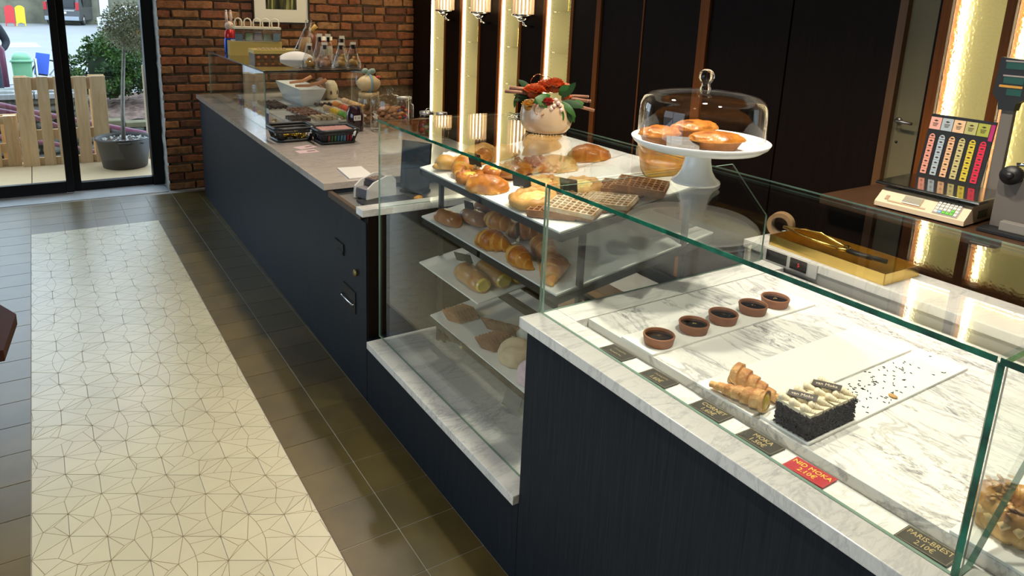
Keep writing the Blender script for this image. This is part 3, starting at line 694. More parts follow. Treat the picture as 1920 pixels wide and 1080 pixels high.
for i, (x, y, rz, s, lb_) in enumerate([(0.800, 0.765, 0.35, 0.95, 'floury oval loaf at the far left of the top shelf back row'), (0.845, 0.672, 0.35, 1.0, 'floury oval loaf second from the left in the top shelf back row'), (1.005, 0.622, 0.35, 1.05, 'lobed pale loaf in front of the flower bowl'), (1.085, 0.735, 0.35, 1.12, 'long pale loaf below the flower bowl')]):
    b = bmesh.new(); bmesh.ops.create_icosphere(b, subdivisions=4, radius=1)
    for v in b.verts:
        q = v.co.copy(); lob = 1 + 0.13 * abs(math.sin(q.x * 4.2 + i)) * (q.z > 0) * (i != 3)
        k = 1 + 0.08 * noise.noise(q * 2 + Vector((i, 2, 1)))
        v.co = Vector((q.x * 0.085 * k, q.y * 0.042 * k * lob, max(0, q.z * 0.045 * k * lob)))
    place('pale_loaf', MB().bm(b, 0, True).mesh('pale_loaf', PALEB), lb_, 'loaf', on(x, y, Zu), rz - 0.35, None, True, s)
# brioche loaf standing at the back
br = thing('brioche_loaf', 'tall square brioche loaf with dark domed top beside the cake stand', 'loaf', on(1.128, 0.090, Zu)); lean(br, -0.55)
def rr(hx, hy, z, k=0.30, n=6):
    out = []
    for sx, sy, a0 in ((1, 1, 0), (-1, 1, 90), (-1, -1, 180), (1, -1, 270)):
        for i in range(n):
            a = math.radians(a0 + 90 * i / (n - 1)); r = k * min(hx, hy)
            out.append((sx * (hx - r) + r * math.cos(a), sy * (hy - r) + r * math.sin(a), z))
    return out
MB().loft([rr(0.062, 0.052, 0.0), rr(0.066, 0.056, 0.006), rr(0.069, 0.058, 0.05), rr(0.0715, 0.060, 0.092)]).build('crumb_body', BRIO, br)
MB().loft([rr(0.0720, 0.0605, 0.090), rr(0.076, 0.064, 0.108, 0.45), rr(0.074, 0.063, 0.128, 0.5), rr(0.062, 0.053, 0.143, 0.7), rr(0.035, 0.03, 0.150, 0.9)]).build('domed_crust', CRUSTD, br)
# waffles
WAF = M('waffle_brown', (0.36, 0.16, 0.055), 0.6, col2=(0.24, 0.09, 0.03), vs=30, bmp=0.3)
WAFS = M('waffle_sugared', (0.72, 0.56, 0.40), 0.7, col2=(0.50, 0.30, 0.14), vs=26, bmp=0.3)
def waffle(nx=5, ny=8, hx=0.05, hy=0.078):
    base = MB(); base.box(-hx, hx, -hy, hy, 0.0, 0.012, 0, 0.004)
    lat = MB()
    for i in range(nx + 1):
        x = -hx + 0.003 + (2 * hx - 0.006) * i / nx; lat.add([(x - 0.0045, -hy, 0.011), (x + 0.0045, -hy, 0.011), (x + 0.002, -hy + 0.002, 0.024), (x - 0.002, -hy + 0.002, 0.024), (x - 0.0045, hy, 0.011), (x + 0.0045, hy, 0.011), (x + 0.002, hy - 0.002, 0.024), (x - 0.002, hy - 0.002, 0.024)], [(0, 1, 2, 3), (7, 6, 5, 4), (1, 5, 6, 2), (4, 0, 3, 7), (3, 2, 6, 7)])
    for j in range(ny + 1):
        y = -hy + 0.003 + (2 * hy - 0.006) * j / ny; lat.add([(-hx, y - 0.0045, 0.011), (-hx, y + 0.0045, 0.011), (-hx + 0.002, y + 0.002, 0.0235), (-hx + 0.002, y - 0.002, 0.0235), (hx, y - 0.0045, 0.011), (hx, y + 0.0045, 0.011), (hx - 0.002, y + 0.002, 0.0235), (hx - 0.002, y - 0.002, 0.0235)], [(3, 2, 1, 0), (4, 5, 6, 7), (2, 6, 5, 1), (0, 4, 7, 3), (7, 6, 2, 3)])
    return base, lat
wb_, wl_ = waffle(); wbm = wb_.mesh('waffle_base', WAF); wlb = wl_.mesh('waffle_lattice', WAF); wls = wl_.mesh('waffle_lattice', WAFS)
for x, y, rz, dz, sug, rx, lb_ in [(0.640, 0.035, 0.55, 0.001, 0, 0.0, 'brown rectangular waffle at the front corner of the top shelf'), (0.668, -0.012, 0.50, 0.010, 1, 0.10, 'sugared waffle leaning on the brown front waffle'),
                               (0.745, 0.020, 0.55, 0.004, 1, 0.05, 'sugared waffle behind the front pair, near the glass joint'), (0.785, -0.035, 0.5, 0.004, 1, 0.0, 'sugared waffle at the near rim of the top shelf'),
                               (0.905, 0.035, 0.55, 0.002, 0, 0.0, 'dark brown waffle in front of the brioche loaf'), (0.905, -0.045, 0.62, 0.026, 0, 0.12, 'dark brown waffle at the near rim below the brioche loaf')]:
    w = thing('waffle', lb_, 'waffle', on(x, y, Zu, 0.0068 + dz)); w.matrix_world = Matrix.Translation(w.location) @ TILT @ Matrix.Rotation(rz, 4, 'Z') @ Matrix.Rotation(rx, 4, 'X')
    link('waffle_base', wbm, w); link('waffle_lattice', wls if sug else wlb, w)
# sliced custard rolls on the small tray
CR = baked('custard_roll_crust', (0.60, 0.34, 0.13), (0.52, 0.26, 0.08), (0.40, 0.17, 0.04), 14, 0.35, 0.3)
for x, y, L, lb_ in [(0.615, 0.480, 0.20, 'long custard-filled roll at the front of the small tray'), (0.688, 0.455, 0.19, 'custard-filled roll second from the front on the small tray'), (0.752, 0.440, 0.18, 'custard-filled roll at the back of the small tray')]:
    c = thing('custard_roll', lb_, 'roll', on(x, y, 0.655)); lean(c, -1.62)
    roll(L, 0.040, x * 9, 0.85).build('bread', CR, c)
    fb = MB(); fb.loft([[(L / 2 - 0.006, 0.031 * math.cos(2 * PI * j / 18), 0.030 + 0.026 * math.sin(2 * PI * j / 18)) for j in range(18)], [(L / 2 + 0.002, 0.026 * math.cos(2 * PI * j / 18), 0.030 + 0.021 * math.sin(2 * PI * j / 18)) for j in range(18)]], smooth=False)
    fb.build('custard_filling', CUSTARD, c)
# biscuit slabs on the lowest shelf
sm_ = MB().box(-0.036, 0.036, -0.005, 0.005, 0.0, 0.062, 0, 0.004).mesh('biscuit_slab', BISC); sm2 = MB().box(-0.036, 0.036, -0.005, 0.005, 0.0, 0.062, 0, 0.004).mesh('biscuit_slab', BISC2)
rows_ = [('front row', 0.645, 0.395, 7, sm_), ('golden rear row', 0.650, 0.660, 7, sm2), ('second row', 0.735, 0.480, 9, sm_)]
for nm, x0, y0, n_, me in rows_:
    for i in range(n_):
        x = x0 + 0.013 * i * (1 if nm != 'second row' else 0.6); y = y0 - 0.002 * i if nm != 'second row' else y0 + 0.020 - 0.018 * i
        o = link('biscuit_slab', me); o.matrix_world = Matrix.Translation(on(x, y, 0.415, 0.008)) @ Matrix.Rotation(-0.55, 4, 'Y') @ Matrix.Rotation(PI / 2 + 0.25 + rnd.uniform(-0.06, 0.06), 4, 'Z')
        tag(o, {'front row': 'brown biscuit slab leaning in the front row beside the meringues', 'golden rear row': 'golden biscuit slab leaning in the far left row of the lowest shelf', 'second row': 'brown biscuit slab in the row behind the front row'}[nm], 'biscuit', 'biscuit slabs, ' + nm)
for x, y, col, nm, lb_ in [(0.690, 0.275, (0.66, 0.50, 0.32), 'coffee', 'large beige meringue beside the biscuit slabs'), (0.670, 0.130, (0.80, 0.58, 0.66), 'pink', 'large pale pink meringue at the near end of the lowest shelf'), (0.805, 0.33, (0.80, 0.75, 0.62), 'cream', 'cream meringue behind the beige one')]:
    b = bmesh.new(); bmesh.ops.create_icosphere(b, subdivisions=4, radius=1)
    for v in b.verts:
        q = v.co.copy(); k = 1 + 0.14 * noise.noise(q * 1.6 + Vector((x * 40, 0, 0))) + 0.05 * noise.noise(q * 5)
        fold = 0.10 * math.sin(q.x * 5 + q.y * 3) * (q.z > 0.2)
        v.co = Vector((q.x * 0.062 * k, q.y * 0.066 * k, max(0, (q.z + 0.45) * 0.052 * (k + fold))))
    place('meringue', MB().bm(b, 0, True).mesh('meringue', M('meringue_' + nm, col, 0.6, var=0.1, vs=12)), lb_, 'meringue', on(x, y, 0.415), 0.4)
# slate price tags standing in the bread case
def stand_tag(x, y, z, w, h, rz, lean, label, clip=True):
    t = thing('price_tag', label, 'price tag', (x, y, z), (0, 0, rz))
    MB().box(-w / 2, w / 2, -0.0015, 0.0015, 0, h).xf(Matrix.Rotation(lean, 4, 'X')).build('plate', SLATE, t)
    if clip: MB().box(-0.006, 0.006, -0.004, 0.006, -0.014, 0.004).build('clip', M('cream_clip', (0.6, 0.5, 0.28), 0.5), t)
    return t
stand_tag(0.640, 0.520, 1.100, 0.062, 0.048, -1.35, 0.25, 'dark slate tag standing over the small custard pastries')
stand_tag(0.655, 0.245, 1.085, 0.066, 0.042, -1.1, 0.25, 'dark slate tag at the joint of the two glass cases on the top shelf')
stand_tag(0.735, 0.100, 1.095, 0.060, 0.046, -1.1, 0.25, 'dark slate tag among the sugared waffles')
stand_tag(0.665, 0.595, 0.905, 0.045, 0.042, -1.3, 0.2, 'dark slate tag behind the long glossy roll')
stand_tag(0.655, 0.255, 0.910, 0.045, 0.050, -2.4, 0.1, 'dark slate tag seen edge-on among the croissants')
stand_tag(0.630, 0.560, 0.725, 0.070, 0.045, -1.05, 0.55, 'dark slate tag lying on the front custard roll')
stand_tag(0.600, 0.520, 0.412, 0.075, 0.055, -1.1, 1.1, 'dark slate tag flat between the biscuit slabs')
stand_tag(0.592, 0.165, 0.340, 0.072, 0.058, -1.25, -0.5, 'dark slate tag hanging from the lowest shelf rim', False)


# ================================================================== NEAR CASE: TARTS, CORNETS, CAKES, TAGS
ZS = 0.8517
def board(x0, x1, y0, y1, label, h=0.006): return tag(MB().box(x0, x1, y0, y1, ZS, ZS + h, 0, 0.0015).build('display_board', TRAYW), label, 'board', 'white boards in the near case')
board(0.538, 1.182, -0.504, -0.392, 'narrow white board under the five chocolate tarts')
board(0.532, 1.145, -0.800, -0.650, 'white board under the two pastry horns')
board(0.548, 1.172, -0.921, -0.806, 'white board strewn with dark sprinkles under the mocha cakes')
board(0.540, 1.200, -1.420, -1.184, 'white board under the almond ring pastry')
ZB = ZS + 0.0062
TSH = M('cocoa_tart_shell', (0.30, 0.115, 0.050), 0.65, var=0.2, vs=40, bmp=0.25)
GAN = M('dark_glossy_ganache', (0.010, 0.006, 0.006), 0.06, spec=0.6, coat=0.6)
def tart():
    s = MB(); s.lathe([(0.0, 0.0), (0.0335, 0.0), (0.0355, 0.003), (0.0385, 0.019), (0.0395, 0.0235), (0.0385, 0.0255), (0.0358, 0.0255), (0.0348, 0.0235), (0.0345, 0.017), (0.0, 0.017)], 48)
    g = MB(); g.lathe([(0.0, 0.0208), (0.030, 0.0206), (0.0345, 0.0195)], 48)
    f = MB()
    for k in range(4): f.ball((0.003 * math.cos(k * 1.7), 0.004 * math.sin(k * 2.1), 0.0213), 0.0022, 0.0014, 0.0008, 0, 1)
    return s.mesh('shell', TSH), g.mesh('ganache', GAN), f.mesh('gold_flake', GOLD)
ts_, tg_, tf_ = tart()
for i, (x, y) in enumerate(((0.594, -0.467), (0.727, -0.459), (0.843, -0.456), (0.967, -0.454), (1.066, -0.452))):
    t = thing('chocolate_tart', ['chocolate tart nearest the front glass, first of the row of five', 'chocolate tart second from the front glass', 'chocolate tart in the middle of the row of five', 'chocolate tart fourth from the front glass', 'chocolate tart at the back end of the row of five'][i], 'tart', (x, y, ZB), rnd.uniform(0, 6), 'chocolate tarts')
    link('shell', ts_, t); link('ganache', tg_, t); link('gold_flake', tf_, t)
# pastry horns
HORN = baked('sugared_horn_crust', (0.82, 0.62, 0.34), (0.70, 0.40, 0.14), (0.40, 0.15, 0.03), 34, 0.6, 0.0, 1.0)
def horn(label, tip, mouth, r1, fill=True, rev=1):
    d = Vector(mouth) - Vector(tip); L = d.length
    hb = MB(); h = thing('pastry_horn', label, 'pastry'); h.matrix_world = Matrix.Translation(tip) @ d.to_track_quat('X', 'Z').to_matrix().to_4x4()
    rings = []; K = 110; turns = 6.0
    for i in range(K + 1):
        t = i / K; ring_ = []
        for j in range(26):
            a = 2 * PI * j / 26; ph = (t * turns + rev * j / 26) % 1.0
            rr_ = (0.007 + (r1 - 0.007) * t) * (0.76 + 0.33 * (1 - ph) ** 0.6 * min(1, ph * 9)) * (1 + 0.04 * noise.noise(Vector((t * 20, math.cos(a) * 2, math.sin(a) * 2))))
            ring_.append((t * L, rr_ * math.cos(a), rr_ * math.sin(a)))
        rings.append(ring_)
    n = 26; last = rings[-1]
    rings.append([(L + 0.001, y * 0.86, z * 0.86) for _, y, z in last]); rings.append([(L - 0.012, y * 0.80, z * 0.80) for _, y, z in last])
    MB().loft(rings).build('pastry_spiral', HORN, h)
    if fill: MB().ball((L - 0.004, 0, 0), 0.006, r1 * 0.83, r1 * 0.83, 0, 3, 0.15, 8, 2).build('yellow_cream', M('yellow_cream', (0.80, 0.55, 0.03), 0.35, var=0.12, vs=40, bmp=0.2), h)
    return h
horn('front pastry horn with its yellow cream mouth towards the black cake', (0.537, -0.683, ZB + 0.012), (0.566, -0.806, ZB + 0.024), 0.0245)
horn('rear pastry horn lying the other way with browned mouth at the back left', (0.618, -0.818, ZB + 0.010), (0.606, -0.690, ZB + 0.026), 0.027, False, -1)
# mocha cakes
SPR = M('black_sprinkles', (0.016, 0.011, 0.012), 0.55)
BUT = M('buttercream', (0.80, 0.70, 0.50), 0.5, var=0.08, vs=25)
SPONGE = M('chocolate_sponge', (0.035, 0.016, 0.010), 0.8, var=0.3, vs=60)
PLAQ = M('plaque_chocolate', (0.030, 0.016, 0.010), 0.3)
def mocha(label, x0, x1, y0, y1):
    c = thing('mocha_cake', label, 'cake', ((x0 + x1) / 2, (y0 + y1) / 2, ZB)); hx, hy, H = (x1 - x0) / 2, (y1 - y0) / 2, 0.052
    MB().box(-hx + 0.002, hx - 0.002, -hy + 0.002, hy - 0.002, 0.0, H - 0.004).build('sponge', SPONGE, c)
    s = MB(); R = random.Random(int(x0 * 1000))
    for face in range(4):
        for i in range(240):
            u = R.uniform(-1, 1); zz = R.uniform(0.002, H - 0.003); l = 0.0035; w = 0.0011
            p = Vector((u * hx, -hy, zz)) if face == 0 else Vector((u * hx, hy, zz)) if face == 1 else Vector((-hx, u * hy, zz)) if face == 2 else Vector((hx, u * hy, zz))
            q = Matrix.Translation(p) @ Matrix.Rotation(R.uniform(0, 6.3), 4, 'Z') @ Matrix.Rotation(R.uniform(0, 6.3), 4, 'X') @ Matrix.Rotation(R.uniform(0, 6.3), 4, 'Y')
            st = len(s.v); s.box(-l, l, -w, w, -w, w); s.xf(q, st)
    tag(s.build('sprinkle_coat', SPR, c), kind='stuff')
    tp = MB(); tp.box(-hx, hx, -hy, hy, H - 0.005, H + 0.002)
    nx, ny = max(3, int(2 * hx / 0.019)), 3
    for i in range(nx):
        for j in range(ny):
            cx, cy = -hx + (i + 0.5) * 2 * hx / nx, -hy + (j + 0.5) * 2 * hy / ny; st = len(tp.v)
            for k in range(6):
                t = k / 5; tp.ball((-0.010 + 0.020 * t, 0, 0.006 - 0.0035 * t), 0.0075 * (1.1 - 0.6 * t), 0.0112 * (1 - 0.6 * t), 0.0095 * (1 - 0.6 * t), 0, 1)
            tp.xf(Matrix.Translation((cx, cy, H)) @ Matrix.Rotation(-1.2 + 0.15 * ((i + j) % 2), 4, 'Z'), st)
    tp.build('piped_cream', BUT, c)
    pq = MB().box(-0.028, 0.028, -0.0085, 0.0085, 0, 0.002).build('chocolate_plaque', PLAQ, c, (-0.004, 0.006, H + 0.014), (0.30, -0.12, -1.25))
    words('lettering', 'van Moka', 0.011, M('ivory_ink', (0.65, 0.55, 0.38), 0.5), pq, (0, 0, 0.0022), (0, 0, 0))
    return c
mocha('front mocha cake with black sprinkled sides beside the pastry horn', 0.552, 0.628, -0.913, -0.838)
mocha('rear mocha cake with black sprinkled sides behind the front one', 0.634, 0.708, -0.913, -0.838)
R = random.Random(3); s = MB()
for i in range(120):
    x = min(1.16, abs(R.gauss(0.86, 0.12))); y = R.uniform(-0.915, -0.812) if i % 3 else -0.845 + R.gauss(0, 0.014)
    if x < 0.73: continue
    st = len(s.v); s.box(-0.0028, 0.0028, -0.0008, 0.0008, 0, 0.0014); s.xf(Matrix.Translation((x, max(-0.918, min(-0.809, y)), ZB)) @ Matrix.Rotation(R.uniform(0, 6.3), 4, 'Z'), st)
tag(s.build('spilled_sprinkles', SPR), 'dark chocolate sprinkles scattered over the white cake board', 'sprinkles', kind='stuff')
tag(MB().ball((0.87, -0.905, ZB + 0.003), 0.007, 0.010, 0.003, 0, 2, 0.2).build('almond_flake', PALEB), 'single pale almond flake on the sprinkled board', 'almond')
# almond ring pastry
ap = thing('almond_ring', 'round swirled almond ring pastry at the right edge', 'pastry', (0.645, -1.236, ZB))
rg = MB()
for lay, (R0, z0, r0) in enumerate(((0.046, 0.014, 0.020), (0.044, 0.034, 0.018))):
    rg.tube([(R0 * math.cos(2 * PI * i / 60), R0 * math.sin(2 * PI * i / 60), z0 + 0.002 * math.sin(i)) for i in range(60)], lambda t, r0=r0: r0 * (1 + 0.10 * math.sin(t * 110)), 14, 0, True)
rg.build('choux_ring', baked('choux_crust', (0.70, 0.46, 0.17), (0.56, 0.30, 0.07), (0.34, 0.14, 0.025), 26), ap)
cr = MB()
for i in range(18):
    a = 2 * PI * i / 18; cr.tube([(0.066 * math.cos(a), 0.066 * math.sin(a), 0.026), (0.052 * math.cos(a + 0.25), 0.052 * math.sin(a + 0.25), 0.036), (0.030 * math.cos(a + 0.5), 0.030 * math.sin(a + 0.5), 0.030)], 0.007, 8)
cr.build('praline_cream', M('praline_cream', (0.66, 0.46, 0.20), 0.5), ap)
fk = MB()
for i in range(26):
    a = R.uniform(0, 6.3); r_ = R.uniform(0.03, 0.06); st = len(fk.v); fk.ball((0, 0, 0), 0.009, 0.006, 0.0009, 0, 1); fk.xf(Matrix.Translation((r_ * math.cos(a), r_ * math.sin(a), 0.055)) @ Matrix.Rotation(R.uniform(-0.6, 0.6), 4, 'X') @ Matrix.Rotation(R.uniform(0, 6), 4, 'Z'), st)
fk.build('almond_flakes', baked('toasted_almond', (0.72, 0.50, 0.27), (0.62, 0.36, 0.14), (0.45, 0.2, 0.06), 30), ap)
# price tags lying on the front ledge
def scrawl(name, mat, parent, rows, w, seed, z=0.0019):
    R_ = random.Random(seed); mb = MB()
    for y in rows:
        x = -w
        while x < w:
            st = len(mb.v); mb.box(-0.0028, 0.0028, -0.00035, 0.00035, 0, 0.0002); mb.xf(Matrix.Translation((x, y + R_.uniform(-0.0015, 0.0015), z)) @ Matrix.Rotation(R_.uniform(-1.4, 1.4), 4, 'Z'), st); x += R_.uniform(0.0022, 0.0042)
    return mb.build(name, mat, parent)
RED = M('red_tag', (0.42, 0.020, 0.035), 0.35); YEL = M('yellow_ink', (0.85, 0.62, 0.06), 0.4)
FRM = M('tag_rim', (0.30, 0.25, 0.16), 0.4)
for y, body, red, lb_ in [(-0.449, '', 0, 'dark price tag nearest the glass corner with faint scrawled lettering'), (-0.588, ' \n1.60€', 0, 'dark price tag between the corner tag and the CORNET tag'), (-0.740, 'CORNET\n1.60€', 0, 'dark price tag reading CORNET 1.60€'),
                            (-0.864, 'MOKA\n1.50€', 0, 'dark price tag reading MOKA 1.50€'), (-0.972, 'NID MOKA\n2.10€', 1, 'red price tag reading NID MOKA 2.10€ in yellow'), (-1.182, 'PARIS-BREST\n2.10€', 0, 'dark price tag reading PARIS-BREST 2.10€')]:
    t = thing('price_tag', lb_, 'price tag', (0.4765, y, 0.8523), (0, -0.035, -PI / 2 + rnd.uniform(-0.03, 0.03)))
    MB().box(-0.0410, 0.0410, -0.0235, 0.0235, 0.0, 0.0018).build('plate', RED if red else SLATE, t)
    fr = MB()
    for a in ((-0.0395, 0.0395, 0.0214, 0.0222), (-0.0395, 0.0395, -0.0222, -0.0214), (-0.0395, -0.0387, -0.0222, 0.0222), (0.0387, 0.0395, -0.0222, 0.0222)): fr.box(*a, 0.0018, 0.0020)
    fr.build('rim_line', FRM if not red else M('red_rim', (0.55, 0.10, 0.08), 0.4), t)
    if not body.strip()[:1].isalpha(): scrawl('scrawled_lettering', GOLDINK, t, (0.009, -0.007) if not body else (0.009,), 0.020, 5)
    if body: words('lettering', body, 0.0178, YEL if red else GOLDINK, t, (0, 0, 0.0019), (0, 0, 0), 0.0001, 0.72 if 'PARIS' in body else 0.86)

# ================================================================== ON AND BEHIND THE NEAR CASE
cs = thing('cake_stand', 'white footed cake stand standing on the glass case', 'cake stand', (0.832, -0.322, 1.2134))
MB().lathe([(0.0, 0.0), (0.062, 0.0), (0.065, 0.003), (0.063, 0.008), (0.052, 0.016), (0.041, 0.034), (0.035, 0.060), (0.033, 0.082), (0.036, 0.093), (0.050, 0.097)], 56).build('foot', WHITE, cs)
MB().lathe([(0.0, 0.096), (0.10, 0.096), (0.160, 0.099), (0.176, 0.110), (0.182, 0.121), (0.1795, 0.1225), (0.172, 0.113), (0.160, 0.106), (0.120, 0.103), (0.0, 0.103)], 72).build('plate', WHITE, cs)
dm = thing('glass_dome', 'clear glass dome covering the brown cakes on the white stand', 'dome', (0.832, -0.322, 1.3185))
DY = lambda k: [(0.1655 * k, 0.0), (0.1660 * k, 0.020), (0.1655 * k, 0.085), (0.163 * k, 0.108), (0.156 * k, 0.123), (0.142 * k, 0.132), (0.100 * k, 0.140), (0.045 * k, 0.144), (0.012, 0.146)]
MB().lathe(DY(1.0), 96).build('bell', DOME_GLASS, dm)
kn = newmat('solid_glass'); kn[2].inputs['Transmission Weight'].default_value = 1.0; kn[2].inputs['Roughness'].default_value = 0.0; kn[2].inputs['IOR'].default_value = 1.45
KN = kn[0]
MB().lathe([(0.0, 0.146), (0.014, 0.146), (0.015, 0.150), (0.012, 0.155), (0.0115, 0.162), (0.016, 0.168), (0.0205, 0.178), (0.0205, 0.186), (0.016, 0.195), (0.008, 0.2), (0.0, 0.2012)], 36).build('knob', KN, dm)
rmb = MB(); rmb.tube([(0.1658 * math.cos(2 * PI * i / 64), 0.1658 * math.sin(2 * PI * i / 64), 0.0015) for i in range(64)], 0.0014, 6, 0, True); rmb.build('rim', DOME_GLASS, dm)
CK = baked('brown_cake_crust', (0.56, 0.25, 0.035), (0.46, 0.16, 0.016), (0.24, 0.065, 0.007), 30, 0.4, 0.25, 0.8)
CKS = M('cake_side', (0.26, 0.095, 0.018), 0.6, var=0.3, vs=40, bmp=0.3)
ZC = 1.2134 + 0.1035
for x, y, dz, rx, a, lb_ in [(0.742, -0.262, 0.0, 0.066, 0.1, 'oval brown cake at the left under the glass dome'), (0.868, -0.268, 0.010, 0.074, -0.05, 'oval brown cake resting on the others under the dome'), (0.822, -0.385, 0.0, 0.074, -0.45, 'oval brown cake at the front under the dome')]:
    c = thing('oval_cake', lb_, 'cake', (x, y, ZC + dz), a)
    el = lambda k, z: [(rx * k * math.cos(2 * PI * j / 32), 0.046 * k * math.sin(2 * PI * j / 32), z) for j in range(32)]
    MB().loft([el(0.72, 0.0), el(0.80, 0.008), el(0.95, 0.024), el(0.985, 0.0275)], smooth=True).build('cake_body', CKS, c)
    b = bmesh.new(); bmesh.ops.create_icosphere(b, subdivisions=4, radius=1)
    for v in b.verts:
        q = v.co.copy(); k = 1 + 0.09 * noise.noise(q * 3 + Vector((x * 30, 0, 0))) + 0.04 * noise.noise(q * 9); v.co = Vector((q.x * rx * 1.02 * k, q.y * 0.047 * k, 0.0265 + max(-0.002, q.z * 0.021 * k ** 2)))
    MB().bm(b, 0, True).build('cake_top', CK, c)
t = thing('price_tag', 'clear framed dark tag leaning on the front cake under the dome', 'price tag', (0.716, -0.372, ZC + 0.0015), (0.62, 0, -0.75))
MB().box(-0.041, 0.041, 0, 0.050, -0.0015, 0.0015).build('plate', M('smoky_tag', (0.060, 0.054, 0.050), 0.45, spec=0.25), t)

scrawl('scrawled_lettering', M('pale_chalk', (0.30, 0.28, 0.26), 0.6), t, (0.036, 0.018), 0.028, 8, 0.0016)
# flower bowl
MOSS = M('patchy_brown', (0.06, 0.045, 0.025), 0.9)
vb = thing('flower_bowl', 'round shell-coloured bowl of orange flowers standing on the bread case', 'flower bowl', (0.905, 0.470, 1.2134), 0.5)
VM = M('shell_lacquer', (0.62, 0.44, 0.25), 0.22, col2=(0.50, 0.36, 0.24), vs=4, coat=0.4, bmp=0.06, bs=12)
MB().lathe([(0.0, 0.0), (0.060, 0.0), (0.074, 0.006), (0.089, 0.024), (0.0965, 0.048), (0.0965, 0.072), (0.092, 0.096), (0.085, 0.113), (0.081, 0.113), (0.087, 0.094), (0.080, 0.090), (0.0, 0.090)], 64).build('bowl', VM, vb)
ft = MB()
for i in range(40):
    a = 2 * PI * i / 40; ft.ball((0.069 * math.cos(a), 0.069 * math.sin(a), 0.004), 0.007, 0.006, 0.005, 0, 1, 0.5, 9, i)
ft.build('mossy_foot', MOSS, vb)
def flower(c, R, cols, n, seed, squash=0.8):
    f = thing('tmp', None, None)
    f.name = 'flower'; f.parent = vb; f.location = c
    rn = random.Random(seed)
    for k, m in enumerate(cols):
        pb = MB()
        for i in range(n):
            a = 2.399 * (i + k * n) ; t = (i + k * n) / (n * len(cols)); ph = t * 1.25
            d = Vector((math.cos(a) * math.sin(ph), math.sin(a) * math.sin(ph), math.cos(ph) * squash))
            s_ = R * (0.30 + 0.20 * t); tx = Vector((-math.sin(a), math.cos(a), 0)); ty = d.cross(tx)
            base = d * R * (0.55 + 0.1 * t); tipv = d * R * (1.0 + rn.uniform(-0.06, 0.06))
            mid_ = (base + tipv) / 2 + d.cross(tx) * 0.0
            pb.add([base - tx * s_ * 0.3, base + tx * s_ * 0.3, mid_ + tx * s_ * 0.75 + ty * s_ * 0.2, tipv + tx * s_ * 0.4, tipv - tx * s_ * 0.4, mid_ - tx * s_ * 0.75 + ty * s_ * 0.2, mid_ - ty * s_ * 0.25], [(0, 1, 6), (1, 2, 6), (2, 3, 6), (3, 4, 6), (4, 5, 6), (5, 0, 6)], 0, False)
        pb.ball((0, 0, 0), R * 0.62, R * 0.62, R * 0.55 * squash, 0, 2)
        link('petals', pb.mesh('petals', m), f)
OR1 = M('orange_petal', (0.80, 0.20, 0.06), 0.6, var=0.35, vs=25); OR2 = M('deep_orange_petal', (0.66, 0.11, 0.018), 0.6, var=0.3, vs=25); PK = M('peach_petal', (0.80, 0.36, 0.22), 0.6)
YE = M('amber_petal', (0.72, 0.38, 0.06), 0.55, var=0.3, vs=20); RD = M('red_petal', (0.50, 0.040, 0.03), 0.55, var=0.3, vs=20)
LEAF = M('leaf_green', (0.030, 0.115, 0.015), 0.4, var=0.3, vs=12); LEAFD = M('dark_leaf_green', (0.012, 0.05, 0.010), 0.45, var=0.3, vs=12); TWIG = M('cinnamon_stick', (0.28, 0.13, 0.075), 0.7, var=0.35, vs=18, bmp=0.3)
TIP = M('cut_twig_end', (0.66, 0.52, 0.36), 0.8); COPPER = M('copper_wire', (0.62, 0.22, 0.10), 0.25, 1.0); BERW = M('pale_pink_berry', (0.72, 0.50, 0.42), 0.35, var=0.15, vs=20)
V = lambda r, u, d: tuple(RX_H * r + Vector((0, 0, 1)) * (u + 0.012 * (u > 0.07)) - FW_H * d)   # right / up / towards the shop side, in the bowl's own frame
RX_H = Vector((RX.x, RX.y, 0)).normalized(); FW_H = Vector((FW.x, FW.y, 0)).normalized()
Rot = Matrix.Rotation(-0.5, 3, 'Z'); RX_H = Rot @ RX_H; FW_H = Rot @ FW_H
flower(V(-0.050, 0.132, 0.030), 0.045, [OR1, OR1, OR2], 30, 1); flower(V(0.024, 0.152, 0.000), 0.044, [OR2, OR2, OR1], 30, 2); flower(V(-0.006, 0.148, -0.015), 0.040, [PK, OR1], 30, 3)
flower(V(0.062, 0.142, -0.020), 0.034, [PK, PK], 24, 4); flower(V(-0.066, 0.085, 0.050), 0.034, [YE, YE], 20, 5); flower(V(-0.004, 0.105, 0.075), 0.027, [RD, RD], 22, 6); flower(V(0.070, 0.118, 0.03), 0.020, [YE, OR1], 16, 7)
def leaf(p, d, L, w, m, bend=0.3, nrm=(0, 0, 1)):
    d = Vector(d).normalized(); n = Vector(nrm); s_ = d.cross(n).normalized(); n = s_.cross(d); mb = MB(); vs = []; K = 7
    for i in range(K + 1):
        t = i / K; c = Vector(p) + d * (L * t) - n * (bend * L * t * t); ww = w * math.sin(PI * min(1, t * 0.95 + 0.05)) ** 0.8
        vs += [c - s_ * ww, c + n * (0.12 * ww), c + s_ * ww]
    mb.add(vs, [(3 * i + j, 3 * i + j + 1, 3 * i + j + 4, 3 * i + j + 3) for i in range(K) for j in (0, 1)], 0, True)
    return mb.build('leaf', m, vb)
leaf(V(0.015, 0.102, 0.075), V(-0.9, 0.35, 0.3), 0.070, 0.024, LEAF, 0.1, V(0.2, 0.4, 0.9)); leaf(V(-0.052, 0.10, 0.06), V(0.9, 0.5, 0.25), 0.070, 0.021, LEAF, -0.05, V(-0.1, 0.5, 0.9))
